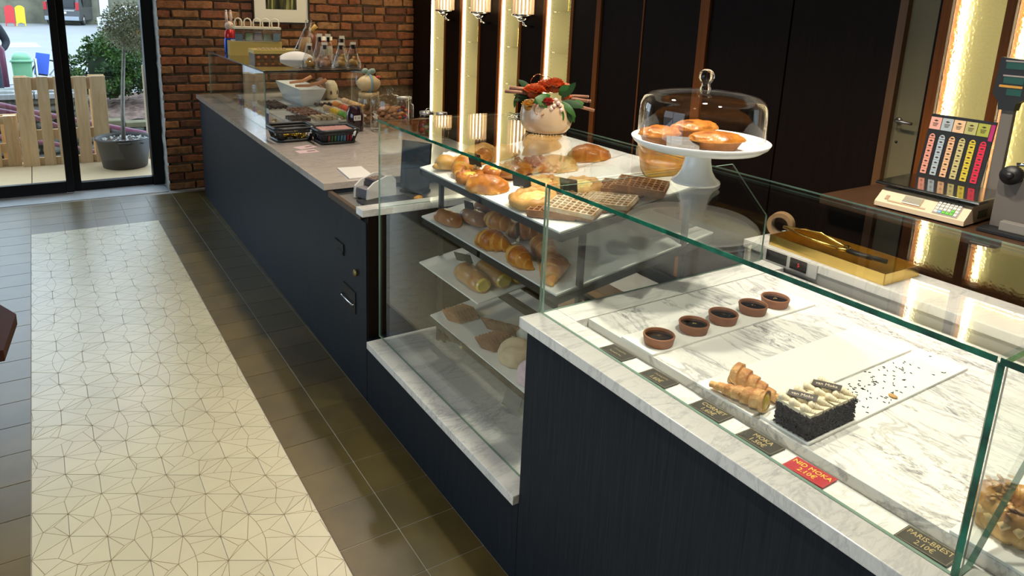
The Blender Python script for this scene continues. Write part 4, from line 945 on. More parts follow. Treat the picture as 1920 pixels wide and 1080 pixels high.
for p, d, L, w, m, b_ in [(V(0.05, 0.12, 0.04), V(0.7, 0.9, 0), 0.075, 0.014, LEAFD, -0.1), (V(0.04, 0.13, 0.03), V(0.4, 0.5, 0.3), 0.05, 0.017, LEAF, 0.2), (V(0.05, 0.11, 0.05), V(1, -0.15, 0.3), 0.08, 0.014, LEAFD, 0.2), (V(0.05, 0.11, 0.06), V(0.7, -0.6, 0.5), 0.07, 0.012, LEAF, 0.3),
                          (V(0.065, 0.10, 0.06), V(0.3, -0.9, 0.3), 0.07, 0.010, LEAFD, 0.2), (V(0.085, 0.09, 0.03), V(0.25, -1, 0.3), 0.06, 0.008, LEAF, 0.1), (V(0.03, 0.10, 0.075), V(0.5, -0.9, 0.3), 0.06, 0.012, LEAF, 0.2), (V(-0.06, 0.14, -0.02), V(-0.6, 0.4, 0), 0.06, 0.012, LEAFD, 0.0),
                          (V(-0.075, 0.115, 0.02), V(-0.9, 0.2, 0.2), 0.05, 0.006, LEAFD, 0.2), (V(-0.08, 0.11, 0.02), V(-0.9, -0.1, 0.2), 0.045, 0.006, LEAFD, 0.1), (V(-0.115, 0.12, 0.02), V(-0.1, -1, 0.1), 0.045, 0.006, LEAFD, 0.0), (V(0.08, 0.10, 0.04), V(0.9, 0.1, 0.2), 0.05, 0.015, LEAF, 0.1)]: leaf(p, d, L, w, m, b_, V(0.1, 0.3, 1))
for p, q, r_ in [(V(-0.155, 0.135, 0.02), V(-0.045, 0.128, 0.03), 0.0065), (V(-0.140, 0.146, 0.00), V(-0.045, 0.136, 0.0), 0.0075), (V(0.05, 0.118, 0.03), V(0.142, 0.112, 0.03), 0.0065), (V(0.05, 0.122, 0.0), V(0.148, 0.124, 0.0), 0.0055), (V(0.05, 0.112, 0.0), V(0.156, 0.110, 0.01), 0.0055), (V(0.06, 0.100, 0.04), V(0.165, 0.082, 0.05), 0.006)]:
    tw = MB(); tw.tube([p, tuple((Vector(p) + Vector(q)) / 2 + Vector((0, 0, 0.002))), q], r_, 9); o = tw.build('cinnamon_stick', TWIG, vb)
    e = Vector(q) if Vector(q).length > Vector(p).length else Vector(p); s_ = Vector(p) if e == Vector(q) else Vector(q); dd = (e - s_).normalized()
    cp = MB(); cp.tube([tuple(e), tuple(e + dd * 0.001)], r_ * 0.9, 9); cp.build('cut_end', TIP, o)
for i, (r, u, d) in enumerate([(0.020, 0.098, 0.088), (0.034, 0.108, 0.085), (0.010, 0.087, 0.09), (0.025, 0.118, 0.08), (0.046, 0.084, 0.085), (0.042, 0.100, 0.08), (0.083, 0.143, -0.01), (0.078, 0.098, 0.03)]): MB().ball(V(r, u, d), 0.0075 if i < 6 else 0.005, None, None, 0, 2).build('berry', BERW, vb)
for c, R_, d in [(V(-0.034, 0.168, 0.0), 0.030, 0.0), (V(-0.008, 0.168, 0.0), 0.024, 0.4), (V(-0.030, 0.083, 0.088), 0.020, 0.1)]:
    w = MB(); w.tube([tuple(Vector(c) + RX_H * (R_ * math.cos(2 * PI * i / 28)) + Vector((0, 0, R_ * math.sin(2 * PI * i / 28))) + FW_H * (0.01 * math.sin(i))) for i in range(28)], 0.0014, 6, 0, True); w.build('copper_ring', COPPER, vb)
# gold tray with tongs on the rear ledge
gt = thing('gold_tray', 'shallow mirror-gold tray on the rear marble ledge', 'tray', (1.492, -0.375, 0.9005), -0.03)
g = MB(); hx, hy, H, th = 0.092, 0.205, 0.036, 0.003
g.box(-hx, hx, -hy, hy, 0, th); g.box(-hx, -hx + th, -hy, hy, th, H); g.box(hx - th, hx, -hy, hy, th, H); g.box(-hx, hx, -hy, -hy + th, th, H); g.box(-hx, hx, hy - th, hy, th, H)
g.build('tray_body', GOLD, gt)
tg = thing('tongs', 'brass and black pastry tongs resting in the gold tray', 'tongs', (1.487, -0.335, 0.9375), (0.0, 0.0, -0.1))
a = MB(); a.tube([(-0.012, 0.18, 0.010), (-0.028, 0.05, 0.008), (-0.012, -0.04, 0.004)], 0.0045, 8); a.tube([(-0.012, 0.18, 0.012), (0.045, 0.07, 0.014), (0.02, -0.04, 0.006)], 0.0045, 8); a.build('arms', GOLD, tg)
a = MB(); a.tube([(-0.012, -0.04, 0.004), (-0.020, -0.06, 0.008), (0.0, -0.075, 0.006), (0.022, -0.055, 0.008), (0.02, -0.04, 0.006)], 0.006, 8); a.build('hinge', GOLD, tg)
a = MB(); a.tube([(0.0, -0.07, 0.005), (0.012, -0.11, 0.002), (0.03, -0.185, 0.002)], 0.008, 8); a.tube([(-0.005, -0.07, 0.005), (0.0, -0.11, 0.003), (0.01, -0.15, 0.003)], 0.007, 8); a.build('black_grip', BLACK, tg)
# thermostat panel and tape roll behind the case
th = thing('control_panel', 'white panel with black display and red digits behind the near case', 'control panel', (1.3735, -0.30, 0.8565))
MB().box(-0.001, 0.005, -0.075, 0.125, -0.004, 0.040).build('white_frame', M('panel_white', (0.55, 0.54, 0.52), 0.4), th)
MB().box(-0.004, 0.0, -0.04, 0.020, 0.004, 0.040).build('display', M('display_black', (0.008, 0.006, 0.006), 0.15), th)
MB().box(-0.004, 0.0, 0.034, 0.112, 0.004, 0.040).build('black_grille', BLACK, th)
words('digits', '5', 0.018, emis('red_digits', (1.0, 0.05, 0.04), 1.6), th, (-0.0045, -0.012, 0.022), (PI / 2, 0, -PI / 2), 0.0001)
tr = thing('tape_roll', 'brown packing tape roll standing behind the glass cases', 'tape', (1.515, -0.128, 0.9008), 0.35)
MB().loft([[(x, r_ * math.cos(2 * PI * i / 40), 0.045 + r_ * math.sin(2 * PI * i / 40)) for i in range(40)] for x, r_ in ((-0.018, 0.031), (-0.018, 0.044), (0.018, 0.044), (0.018, 0.031))], cap=False, smooth=False, closed=True).build('tape_band', M('tan_tape', (0.42, 0.26, 0.13), 0.35), tr)
MB().loft([[(x, r_ * math.cos(2 * PI * i / 40), 0.045 + r_ * math.sin(2 * PI * i / 40)) for i in range(40)] for x, r_ in ((-0.0175, 0.0285), (-0.0175, 0.0308), (0.0175, 0.0308), (0.0175, 0.0285))], cap=False, smooth=False, closed=True).build('core', M('card_core', (0.30, 0.22, 0.14), 0.8), tr)

# ================================================================== FAR COUNTER: CHOCOLATES, JARS, GIFTS
ZT = 0.8523; ZG = 1.2135
# sloping chocolate display plate
CH1 = M('dark_praline', (0.050, 0.020, 0.012), 0.35, var=0.3, vs=40); CH2 = M('milk_praline', (0.22, 0.085, 0.040), 0.4, var=0.3, vs=40); CH3 = M('pale_praline', (0.52, 0.38, 0.22), 0.45, var=0.2, vs=40)
PLATE = M('clear_tray_plastic', (0.60, 0.55, 0.50), 0.15)
def ctray(x, y, w, d, label, mat, shape, nx, ny, grp, rz=0.0, z=ZT):
    o = tag(MB().box(-w / 2, w / 2, -d / 2, d / 2, 0, 0.006, 0, 0.001).build('chocolate_tray', PLATE, None, (x, y, z), rz), label, 'tray')
    if shape == 'ball': me = MB().ball((0, 0, 0.013), 0.0145, 0.0145, 0.013, 0, 2, 0.15, 7, x).mesh('chocolate', mat)
    elif shape == 'bar': me = MB().box(-0.013, 0.013, -0.030, 0.030, 0, 0.022, 0, 0.007).mesh('chocolate', mat)
    else: me = MB().box(-0.014, 0.014, -0.014, 0.014, 0, 0.02, 0, 0.003).mesh('chocolate', mat)
    sx, sy = w / nx, d / ny
    for i in range(nx):
        for j in range(ny):
            px_, py_ = -w / 2 + (i + 0.5) * sx, -d / 2 + (j + 0.5) * sy
            c, s_ = math.cos(rz), math.sin(rz)
            q = link('chocolate', me, None, (x + px_ * c - py_ * s_, y + px_ * s_ + py_ * c, z + 0.0062 + 0.0), rz + rnd.uniform(-0.2, 0.2)); tag(q, grp + ' in the far glass case', 'chocolate', grp)
step = thing('display_step', 'grey sloped display step inside the far chocolate case', 'display step', (0, 0, 0))
MB().prism([(0.70, 2.95), (1.38, 2.95), (1.38, 4.50), (0.70, 4.50)], ZT + 0.0003, ZT + 0.010).build('base_plate', M('step_grey', (0.50, 0.47, 0.43), 0.3), step)
Z1 = ZT + 0.0105
ctray(0.785, 3.72, 0.15, 0.36, 'tray of round dark chocolates at the back left of the chocolate case', CH1, 'ball', 4, 8, 'round dark chocolate', 0.0, Z1)
ctray(0.900, 3.33, 0.16, 0.34, 'tray of long milk chocolate bars in the middle of the chocolate case', CH2, 'bar', 5, 4, 'long milk chocolate bar', 0.0, Z1)
ctray(0.775, 3.06, 0.13, 0.18, 'tray of square dark chocolates at the near left of the chocolate case', CH1, 'sq', 4, 4, 'square dark chocolate', 0.0, Z1)
ctray(0.960, 3.04, 0.19, 0.16, 'tray of pale chocolates at the near middle of the chocolate case', CH3, 'sq', 5, 4, 'flat pale chocolate', 0.0, Z1)
ctray(1.14, 3.62, 0.14, 0.07, 'narrow tray of dark truffles in front of the white bowl', CH1, 'ball', 4, 2, 'dark truffle by the white bowl', 0.0, Z1)
# pale chocolates along the front glass
me = MB().ball((0, 0, 0.012), 0.015, 0.015, 0.0125, 0, 2, 0.15, 7, 2).mesh('chocolate', CH3)
for i in range(14):
    o = link('chocolate', me, None, (0.600 + 0.035 * (i % 2), 3.02 + 0.095 * i, ZT + 0.0005)); tag(o, 'round pale chocolate in the row along the front glass of the far case', 'chocolate', 'pale chocolates along the far glass')
for i, (y, c) in enumerate(((3.02, (0.10, 0.06, 0.20)), (3.36, (0.16, 0.08, 0.22)), (3.75, (0.12, 0.06, 0.16)))):
    t = thing('flavour_card', ['first purple and white flavour card behind the far front glass', 'second purple and white flavour card behind the far front glass', 'third purple and white flavour card behind the far front glass'][i], 'card', (0.565, y, ZT + 0.0004), 0.2)
    MB().box(-0.0015, 0.0015, -0.016, 0.016, 0, 0.075).build('card', M('purple_card', c, 0.5), t); MB().box(-0.0017, 0.0017, -0.0162, 0.0162, 0.075, 0.105).build('white_head', WHITE, t)
# white trough bowl with tongs
wb2 = thing('white_bowl', 'deep white rectangular bowl inside the chocolate case', 'bowl', (1.06, 3.93, Z1))
o_ = lambda hx, hy, z: [(-hx, -hy, z), (hx, -hy, z), (hx, hy, z), (-hx, hy, z)]
MB().loft([o_(0.060, 0.25, 0.0), o_(0.10, 0.325, 0.135), o_(0.096, 0.321, 0.135), o_(0.055, 0.245, 0.012)], smooth=False).build('bowl', WHITE, wb2)
pt = thing('wooden_tongs', 'copper-toned tongs lying across the white bowl', 'tongs', (1.10, 3.80, Z1 + 0.137))
TC = M('copper_plastic', (0.62, 0.27, 0.13), 0.35)
a = MB(); a.tube([(-0.11, 0.02, 0.002), (-0.02, -0.02, 0.006), (0.06, -0.06, 0.030), (0.09, -0.10, 0.055)], lambda t: 0.010 + 0.006 * t, 8); a.build('jaw', TC, pt)
a = MB(); a.tube([(-0.10, 0.20, 0.006), (0.0, 0.18, 0.02), (0.06, 0.15, 0.055)], lambda t: 0.010 + 0.006 * t, 8); a.build('jaw', TC, pt)
a = MB(); a.tube([(0.05, -0.05, 0.02), (0.07, -0.12, -0.01)], 0.006, 8); a.build('hook', TC, pt)
dr = MB(); dr.ball((1.24, 3.98, Z1 + 0.09), 0.05, 0.05, 0.09, 0, 3, 0.2, 6, 3); tag(dr.build('wrapped_gift', M('mauve_wrap', (0.25, 0.16, 0.14), 0.4, var=0.4, vs=15)), 'dark wrapped gift behind the white bowl', 'gift')
eg = thing('painted_jar', 'cream painted jar with arched windows behind the white bowl', 'jar', (1.335, 4.02, Z1))
MB().lathe([(0.0, 0), (0.05, 0), (0.062, 0.02), (0.066, 0.07), (0.055, 0.12), (0.035, 0.15), (0.0, 0.155)], 32).build('body', M('cream_glaze', (0.66, 0.56, 0.38), 0.4, var=0.2, vs=20), eg)
wn_ = MB()
for i in range(7):
    a_ = 2 * PI * i / 7; st = len(wn_.v); wn_.prism([(-0.008, 0.0), (0.008, 0.0), (0.008, 0.022), (0.0, 0.032), (-0.008, 0.022)], -0.001, 0.001); wn_.xf(Matrix.Rotation(a_, 4, 'Z') @ Matrix.Translation((0.0655, 0, 0.045)) @ Matrix.Rotation(PI / 2, 4, 'Z') @ Matrix.Rotation(PI / 2, 4, 'X'), st)
wn_.build('arched_window', M('jar_window', (0.12, 0.07, 0.05), 0.6), eg)
# macaron rack
mr_ = thing('macaron_rack', 'tilted clear rack holding rows of macarons in the far case', 'rack', (1.15, 3.20, Z1), (0, 0, 0.0))
MB().box(-0.13, 0.13, -0.27, 0.27, 0, 0.008).build('base', PLATE, mr_)
MB().tube([(-0.13, -0.27, 0.012), (-0.13, 0.27, 0.012)], 0.006, 8).build('front_lip', M('white_rib', (0.72, 0.70, 0.66), 0.3), mr_)
for i in range(9): MB().box(-0.136, -0.126, -0.25 + 0.055 * i, -0.235 + 0.055 * i, 0.0, 0.022).build('rib', WHITE, mr_)
def macaron(col):
    m = M('macaron_shell', col, 0.55, var=0.08, vs=40); f = M('macaron_filling', tuple(min(1, x * 0.8 + 0.1) for x in col), 0.5)
    return MB().lathe([(0, 0), (0.013, 0.001), (0.019, 0.006), (0.02, 0.010), (0.0185, 0.0105)], 20).lathe([(0.0185, 0.0155), (0.02, 0.016), (0.019, 0.020), (0.013, 0.0245), (0, 0.026)], 20).mesh('shell', m), MB().lathe([(0.0175, 0.0105), (0.018, 0.013), (0.0175, 0.0155)], 20).mesh('filling', f)
for r, (x, cols) in enumerate(((1.215, [(0.80, 0.52, 0.30), (0.82, 0.50, 0.22), (0.85, 0.42, 0.03)]), (1.145, [(0.78, 0.28, 0.05), (0.72, 0.10, 0.03), (0.75, 0.05, 0.02)]), (1.075, [(0.78, 0.52, 0.28), (0.80, 0.50, 0.04), (0.18, 0.42, 0.05)]))):
    ms = [macaron(c) for c in cols]
    for j in range(9):
        me = ms[min(2, j // 3)] if r != 0 else ms[2 - min(2, (8 - j) // 3) if False else min(2, j // 3)]
        k = 2 - min(2, j // 3) if True else 0
        me = ms[k]
        mc = thing('macaron', ['macaron in the back row of the macaron rack', 'orange or red macaron in the middle row of the macaron rack', 'macaron in the front row of the macaron rack'][r], 'macaron', (x, 2.98 + 0.052 * j, Z1 + 0.030 + 0.028 * r * 0 + 0.022 * (2 - r)), (PI / 2 - 0.15, 0, 0.0), ['macarons, back row', 'macarons, middle row', 'macarons, front row'][r])
        link('shell', me[0], mc); link('filling', me[1], mc)
# baskets
def basket(label, x, y, rz, w, d, h):
    b_ = thing('wire_basket', label, 'basket', (x, y, ZT), rz); rr2 = lambda k, z: rr(w / 2 * k, d / 2 * k, z, 0.35, 5)
    top, bot = rr2(1.0, h), rr2(0.82, 0.002)
    MB().tube(top, 0.010, 8, 0, True).build('rim', BLACK, b_); MB().tube(rr2(0.985, h - 0.018), 0.006, 8, 0, True).build('rim', BLACK, b_); MB().tube(rr2(0.83, 0.009), 0.008, 8, 0, True).build('base_ring', BLACK, b_)
    MB().loft([rr2(0.82, 0.0), rr2(0.82, 0.004)]).build('base', BLACK, b_)
    s_ = MB(); N = 52
    def per(ring, t):
        n = len(ring); f = t * n; i = int(f) % n; a_, c_ = Vector(ring[i]), Vector(ring[(i + 1) % n]); return a_.lerp(c_, f - int(f))
    for i in range(N):
        t = i / N; s_.tube([tuple(per(rr2(0.83, 0.008), t)), tuple(per(rr2(0.985, h - 0.016), t))], 0.0022, 5)
    tag(s_.build('wires', BLACK, b_), kind='stuff')
    MB().tube([(w * 0.36, -d / 2 * 0.97, h + 0.008), (w * 0.36, -d / 2 * 1.04, h - 0.006), (w * 0.33, -d / 2 * 1.02, h - 0.03)], 0.008, 6).build('white_ribbon', WHITE, b_)
    return b_
basket('black wire basket of gold wrapped sweets at the near end of the chocolate case', 0.560, 2.485, 0.05, 0.235, 0.20, 0.078)
basket('black wire basket of coloured chocolate bars in front of the jam jar', 0.765, 2.335, 0.02, 0.235, 0.20, 0.078)
GF = M('gold_foil', (0.85, 0.58, 0.08), 0.2, 0.9, var=0.4, vs=60)
gm = MB().ball((0, 0, 0.013), 0.017, 0.014, 0.013, 0, 2, 0.35, 12, 3).mesh('wrapped_sweet', GF)
for i in range(26):
    tag(link('wrapped_sweet', gm, None, (0.560 + rnd.uniform(-0.075, 0.075), 2.485 + rnd.uniform(-0.06, 0.06), ZT + 0.005 + 0.018 * (i // 13)), rnd.uniform(0, 6)), 'gold foil sweet heaped in the left black basket', 'sweet', 'gold foil sweets')
barc = [(0.10, 0.05, 0.12), (0.30, 0.10, 0.10), (0.08, 0.20, 0.07), (0.10, 0.25, 0.10), (0.06, 0.18, 0.26), (0.10, 0.30, 0.38), (0.10, 0.26, 0.36), (0.35, 0.04, 0.06), (0.45, 0.05, 0.07)]
for i, c in enumerate(barc):
    o = MB().box(-0.0065, 0.0065, -0.066, 0.066, 0, 0.066, 0, 0.001).build('chocolate_bar', M('wrapper_%d' % i, c, 0.35), None, (0.690 + 0.0186 * i, 2.335, ZT + 0.0045)); o.rotation_euler = (0, 0.10, 0)
    tag(o, ['dark violet', 'brown red', 'dark green', 'green', 'deep blue', 'sky blue', 'pale blue', 'crimson', 'bright red'][i] + ' wrapped chocolate bar standing in the right black basket', 'chocolate bar', 'chocolate bars in the right basket')
sw = MB(); b = bmesh.new(); bmesh.ops.create_grid(b, x_segments=24, y_segments=20, size=0.5)
for v in b.verts: v.co = Vector((v.co.x * 0.185, v.co.y * 0.15, 0.004 * noise.noise(Vector((v.co.x * 22, v.co.y * 22, 3)))))
o = sw.bm(b, 0, True).build('pink_sheet', M('pink_crinkle', (0.56, 0.28, 0.25), 0.3, var=0.2, vs=40, bmp=0.5), None, (0.765, 2.335, ZT + 0.080)); sol = o.modifiers.new('thickness', 'SOLIDIFY'); sol.thickness = 0.003; tag(o, 'crinkled pink sheet lying on the chocolate bars in the right basket', 'packaging')
for x, y, a, lb_ in ((0.560, 2.235, 0.35, 'pink printed leaflet nearer the baskets'), (0.535, 2.12, 0.1, 'pink printed leaflet nearer the counter end')):
    l_ = thing('leaflet', lb_, 'leaflet', (x, y, ZT), a); MB().box(-0.055, 0.055, -0.038, 0.038, 0, 0.0012).build('sheet', M('pink_paper', (0.62, 0.44, 0.43), 0.7), l_)
    MB().box(0.0, 0.045, -0.012, 0.008, 0.0012, 0.0016).build('printed_mark', M('brown_print', (0.16, 0.09, 0.08), 0.7), l_)
# jam jar with price label
jj = thing('dark_jar', 'dark jar with white price label beside the biscuit jar', 'jar', (1.010, 2.640, ZT), 0.4)
MB().lathe([(0, 0), (0.05, 0), (0.054, 0.008), (0.054, 0.10), (0.048, 0.125), (0.042, 0.135), (0.042, 0.155), (0, 0.156)], 40).build('jar_body', M('dark_jam', (0.028, 0.010, 0.014), 0.12, coat=0.6), jj)
lbp = MB().box(-0.024, 0.024, -0.001, 0.001, -0.016, 0.016).build('price_label', M('label_white', (0.72, 0.68, 0.62), 0.6), jj, (-0.002, -0.0555, 0.085), (0, 0, -0.55 + 0.25)); lbp.location = (-0.028, -0.050, 0.088)
words('lettering', '€ 25', 0.020, BLACK, lbp, (0, -0.0013, 0), (PI / 2, 0, 0), 0.0001)
# glass biscuit jars and domes
def jar(label, x, y, r, h, fill, fcol, lid=True, z=ZT, n=40):
    j = thing('glass_jar', label, 'jar', (x, y, z))
    MB().lathe([(0, 0.003), (r * 0.92, 0.003), (r, 0.012), (r, h * 0.9), (r * 0.96, h)], 56).build('glass_wall', JAR_GLASS, j)
    tb = MB(); tb.tube([(r * 0.965 * math.cos(2 * PI * i / 48), r * 0.965 * math.sin(2 * PI * i / 48), h) for i in range(48)], 0.004, 6, 0, True); tb.build('glass_rim', JAR_GLASS, j)
    if lid:
        MB().lathe([(r * 1.02, h + 0.006), (r * 0.98, h + 0.016), (r * 0.6, h + 0.026), (r * 0.16, h + 0.032), (r * 0.10, h + 0.045), (r * 0.18, h + 0.058), (r * 0.17, h + 0.070), (0.0, h + 0.076)], 56).build('lid', JAR_GLASS, j)
    if fill:
        for i in range(fill):
            a = 2.4 * i; rad = (r * 0.85 - 0.028) * math.sqrt(((i * 0.618) % 1.0)); zz = 0.025 + (h * 0.78 - 0.03) * i / fill
            tag(MB().ball((0, 0, 0), 0.030, 0.026, 0.014, 0, 2, 0.25, 9, i).build('biscuit', fcol, None, (x + rad * math.cos(a), y + rad * math.sin(a), z + zz), (rnd.uniform(-0.6, 0.6), rnd.uniform(-0.6, 0.6), a)), 'brown biscuit inside ' + label.split(' standing')[0].split(' beside')[0], 'biscuit', 'biscuits in ' + label[:36])
    return j
BJ = M('jar_biscuit', (0.42, 0.20, 0.075), 0.6, col2=(0.26, 0.10, 0.035), vs=30)
jar('wide glass jar of brown biscuits beside the dark jar', 1.215, 2.565, 0.122, 0.20, 34, BJ)
jar('narrow glass jar under the cream chocolate egg', 1.158, 2.772, 0.070, 0.182, 7, BJ, False)
def candy(label, x, y, z, r, n, cols, h):
    j = thing('candy_jar', label, 'jar', (x, y, z)); MB().lathe([(0, 0.002), (r * 0.9, 0.002), (r, 0.01), (r, h * 0.75), (r * 0.7, h * 0.9), (r * 0.7, h)], 36).build('glass_wall', JAR_GLASS, j)
    MB().lathe([(r * 0.72, h), (r * 0.78, h + 0.004), (r * 0.78, h + 0.018), (0, h + 0.020)], 36).build('lid', STEEL, j)
    for i in range(n):
        a = 2.4 * i; rad = r * 0.72 * math.sqrt((i * 0.618) % 1.0); k = MB().ball((rad * math.cos(a), rad * math.sin(a), 0.016 + h * 0.6 * i / n), 0.014, 0.014, 0.012, 0, 2)
        tag(k.build('candy', cols[i % len(cols)], None, (x, y, z)), 'sweet inside the ' + label.split(' with')[0], 'sweet', 'sweets in ' + label[:30])
CO = [M('sweet_%d' % i, c, 0.25) for i, c in enumerate([(0.75, 0.14, 0.02), (0.06, 0.10, 0.45), (0.55, 0.03, 0.08), (0.15, 0.35, 0.05), (0.75, 0.60, 0.40)])]
ZK = ZT
candy('round sweet jar with mixed colours behind the biscuit jar', 1.365, 2.34, ZK, 0.060, 14, [CO[0], CO[2], CO[3], CO[4]], 0.13)
candy('tall sweet jar with blue and red sweets near the egg', 1.40, 2.75, ZK, 0.065, 12, [CO[1], CO[0], CO[2]], 0.17)
mj = thing('milk_bottle', 'empty clear screw-top bottle beside the sweet jar', 'bottle', (1.385, 2.185, ZT))
MB().lathe([(0, 0.002), (0.040, 0.002), (0.046, 0.010), (0.046, 0.085), (0.038, 0.11), (0.030, 0.125), (0.030, 0.150)], 36).build('glass_wall', JAR_GLASS, mj); MB().lathe([(0.031, 0.148), (0.034, 0.150), (0.034, 0.163), (0, 0.165)], 36).build('lid', STEEL, mj)
cl = MB(); cl.tube([(1.33 + 0.016 * math.cos(2 * PI * i / 20), 2.26, 1.015 + 0.016 * math.sin(2 * PI * i / 20)) for i in range(20)], 0.003, 6, 0, True); tag(cl.build('wire_ring', STEEL, None), 'bent wire ring standing on the sweet jar lid', 'wire')
bx = MB(); bx.prism([(-0.05, -0.03), (0.05, -0.03), (0.05, 0.03), (-0.05, 0.03)], 0, 0.075); o = bx.build('orange_packet', M('orange_packet', (0.62, 0.20, 0.06), 0.3, var=0.3, vs=30), None, (1.40, 2.50, ZT), 0.3); tag(o, 'orange sweet packet standing before the jars', 'packet')
# chocolate egg on a wooden ring
es = thing('chocolate_egg', 'cream chocolate egg tied with blue ribbon on a wooden ring', 'egg', (1.158, 2.772, ZT + 0.225))
MB().ball((0, 0, 0.055), 0.078, 0.062, 0.055, 0, 4).build('egg', M('cream_chocolate', (0.66, 0.48, 0.24), 0.4), es)
rb = MB(); rb.tube([(0.0, 0.0635 * math.cos(2 * PI * i / 40), 0.055 + 0.0565 * math.sin(2 * PI * i / 40)) for i in range(40)], 0.008, 8, 0, True); rb.build('blue_ribbon', M('blue_ribbon', (0.22, 0.36, 0.40), 0.5), es)
bo = MB()
for a, c in ((-0.03, 0), (0.02, 0), (0.0, 0)): bo.ball((a, -0.01, 0.128 + abs(a) * 0.3), 0.024, 0.012, 0.018, 0, 2, 0.4, 7, a * 50)
bo.build('bow', M('pale_bow', (0.36, 0.46, 0.36), 0.6, var=0.3, vs=20), es); MB().ball((0.055, -0.02, 0.095), 0.018, 0.012, 0.012, 0, 2, 0.3).build('red_trim', M('red_trim', (0.5, 0.05, 0.03), 0.5), es)
MB().lathe([(0.050, -0.038), (0.066, -0.038), (0.066, 0.0), (0.050, 0.0), (0.050, -0.038)], 40).build('wooden_ring', wood('pale_ring_wood', (0.50, 0.34, 0.16), (0.62, 0.44, 0.22)), es)
# --- gifts on the top pane of the chocolate case
def hare(x, y, z, label):
    h = thing('chocolate_hare', label, 'figure', (x, y, z), 0.2)
    MB().lathe([(0, 0), (0.034, 0), (0.037, 0.02), (0.036, 0.08), (0.031, 0.10)], 28).build('blue_trousers', M('blue_foil', (0.012, 0.07, 0.42), 0.25, 0.4), h)
    MB().lathe([(0.032, 0.098), (0.034, 0.115), (0.030, 0.140), (0.020, 0.152)], 28).build('red_jacket', M('red_foil', (0.50, 0.03, 0.03), 0.25, 0.4), h)
    PKF = M('hare_pink', (0.68, 0.50, 0.40), 0.35)
    MB().ball((0, 0, 0.175), 0.028, 0.026, 0.030, 0, 3).build('head', PKF, h)
    for s_ in (-1, 1): e = MB(); e.tube([(s_ * 0.012, 0, 0.195), (s_ * 0.016, 0.002, 0.23), (s_ * 0.014, 0.004, 0.268)], lambda t: 0.010 * (1 - 0.5 * abs(t - 0.3)), 8); e.ball((s_ * 0.014, 0.004, 0.268), 0.0085, None, None, 0, 1); e.build('ear', PKF, h)
    for s_ in (-1, 1): MB().ball((s_ * 0.012 - 0.002, -0.0245, 0.182), 0.003, None, None, 0, 1).build('eye', BLACK, h)
    pass; MB().ball((-0.012, -0.034, 0.060), 0.016, 0.008, 0.014, 0, 2, 0.3).build('white_flower', WHITE, h)
    h.scale = (1.2, 1.2, 1.2); return h
hare(0.632, 4.30, ZG, 'foil hare in blue trousers and red jacket on the far case')
KR = M('gold_card', (0.66, 0.48, 0.14), 0.35, 0.3); IV = M('ivory_card', (0.74, 0.66, 0.50), 0.6); CLR = glass('gift_box_plastic', (0.72, 0.80, 0.80), 0.16, rough=0.1, power=3)
gb = thing('gift_box', 'gold bottom carton with pale lid behind the clear gift bags', 'box', (0.775, 4.12, ZG), -0.12)
MB().box(-0.19, 0.19, -0.09, 0.09, 0, 0.105).build('gold_carton', KR, gb); MB().box(-0.165, 0.155, -0.088, 0.08, 0.105, 0.111).build('ivory_rim', IV, gb)
gb2 = thing('gift_box', 'flat gold tray box with chocolates in front of the gold carton', 'box', (0.800, 3.72, ZG), -0.05)
MB().box(-0.145, 0.175, -0.10, 0.10, 0, 0.045).build('dark_tray', M('box_dark', (0.12, 0.06, 0.025), 0.5), gb2); MB().box(-0.15, 0.18, -0.105, 0.105, 0.045, 0.072).build('gold_lid', KR, gb2)
for i in range(7): MB().ball((-0.10 + 0.03 * i, -0.02, 0.076), 0.014, 0.012, 0.007, 0, 2, 0.3, 8, i).build('topping', CH3, gb2)
for i in range(5): MB().ball((-0.12 + 0.05 * i, -0.104, 0.022), 0.012, 0.004, 0.010, 0, 2, 0.3, 8, i).build('orange_motif', M('orange_motif', (0.5, 0.16, 0.04), 0.5), gb2)
GRN = [M('gift_fill_%d' % i, c, 0.4) for i, c in enumerate([(0.25, 0.36, 0.42), (0.12, 0.22, 0.14), (0.10, 0.08, 0.14), (0.16, 0.30, 0.10)])]
for i in range(5):
    gbx = thing('handled_gift_box', ['first', 'second', 'third', 'fourth', 'fifth'][i] + ' from the left of the clear gift boxes with white looped handles', 'gift box', (0.655 + 0.066 * i, 4.10 - 0.012 * i, ZG + 0.1112), -0.12, 'clear gift boxes with handles')
    MB().box(-0.031, 0.031, -0.06, 0.06, 0.0005, 0.088).build('clear_side', CLR, gbx)
    MB().box(-0.024, 0.024, -0.045, 0.045, 0.002, 0.05 + 0.006 * (i % 3)).build('filling', GRN[(i * 3) % 4], gbx)
    MB().box(-0.033, 0.033, -0.062, 0.062, 0.0885, 0.104).build('lid', IV, gbx)
    hd_ = MB(); hd_.tube([(-0.024, 0, 0.104), (-0.027, 0, 0.135), (-0.018, 0, 0.158), (0.0, 0, 0.166), (0.018, 0, 0.158), (0.027, 0, 0.135), (0.024, 0, 0.104)], 0.0055, 6); hd_.build('looped_handle', IV, gbx)
pb = thing('pillow_box', 'white pillow-shaped carton lying in front of the gift bags', 'box', (0.770, 3.04, ZG), -0.35)
pbm = MB(); rings = []
for i in range(13):
    t = i / 12; hh = 0.052 * math.sin(PI * min(1, max(0, 0.08 + 0.84 * t))) ** 0.6; cv = 0.03 * (4 * (t - 0.5) ** 2)
    rings.append([((t - 0.5) * 0.20, 0.060 * math.cos(2 * PI * j / 20), 0.054 + hh * (1 - math.cos(2 * PI * j / 20) ** 2) * (1 if j < 10 else -1)) for j in range(20)])
pbm.loft(rings).build('carton', M('white_card', (0.78, 0.72, 0.64), 0.55), pb)
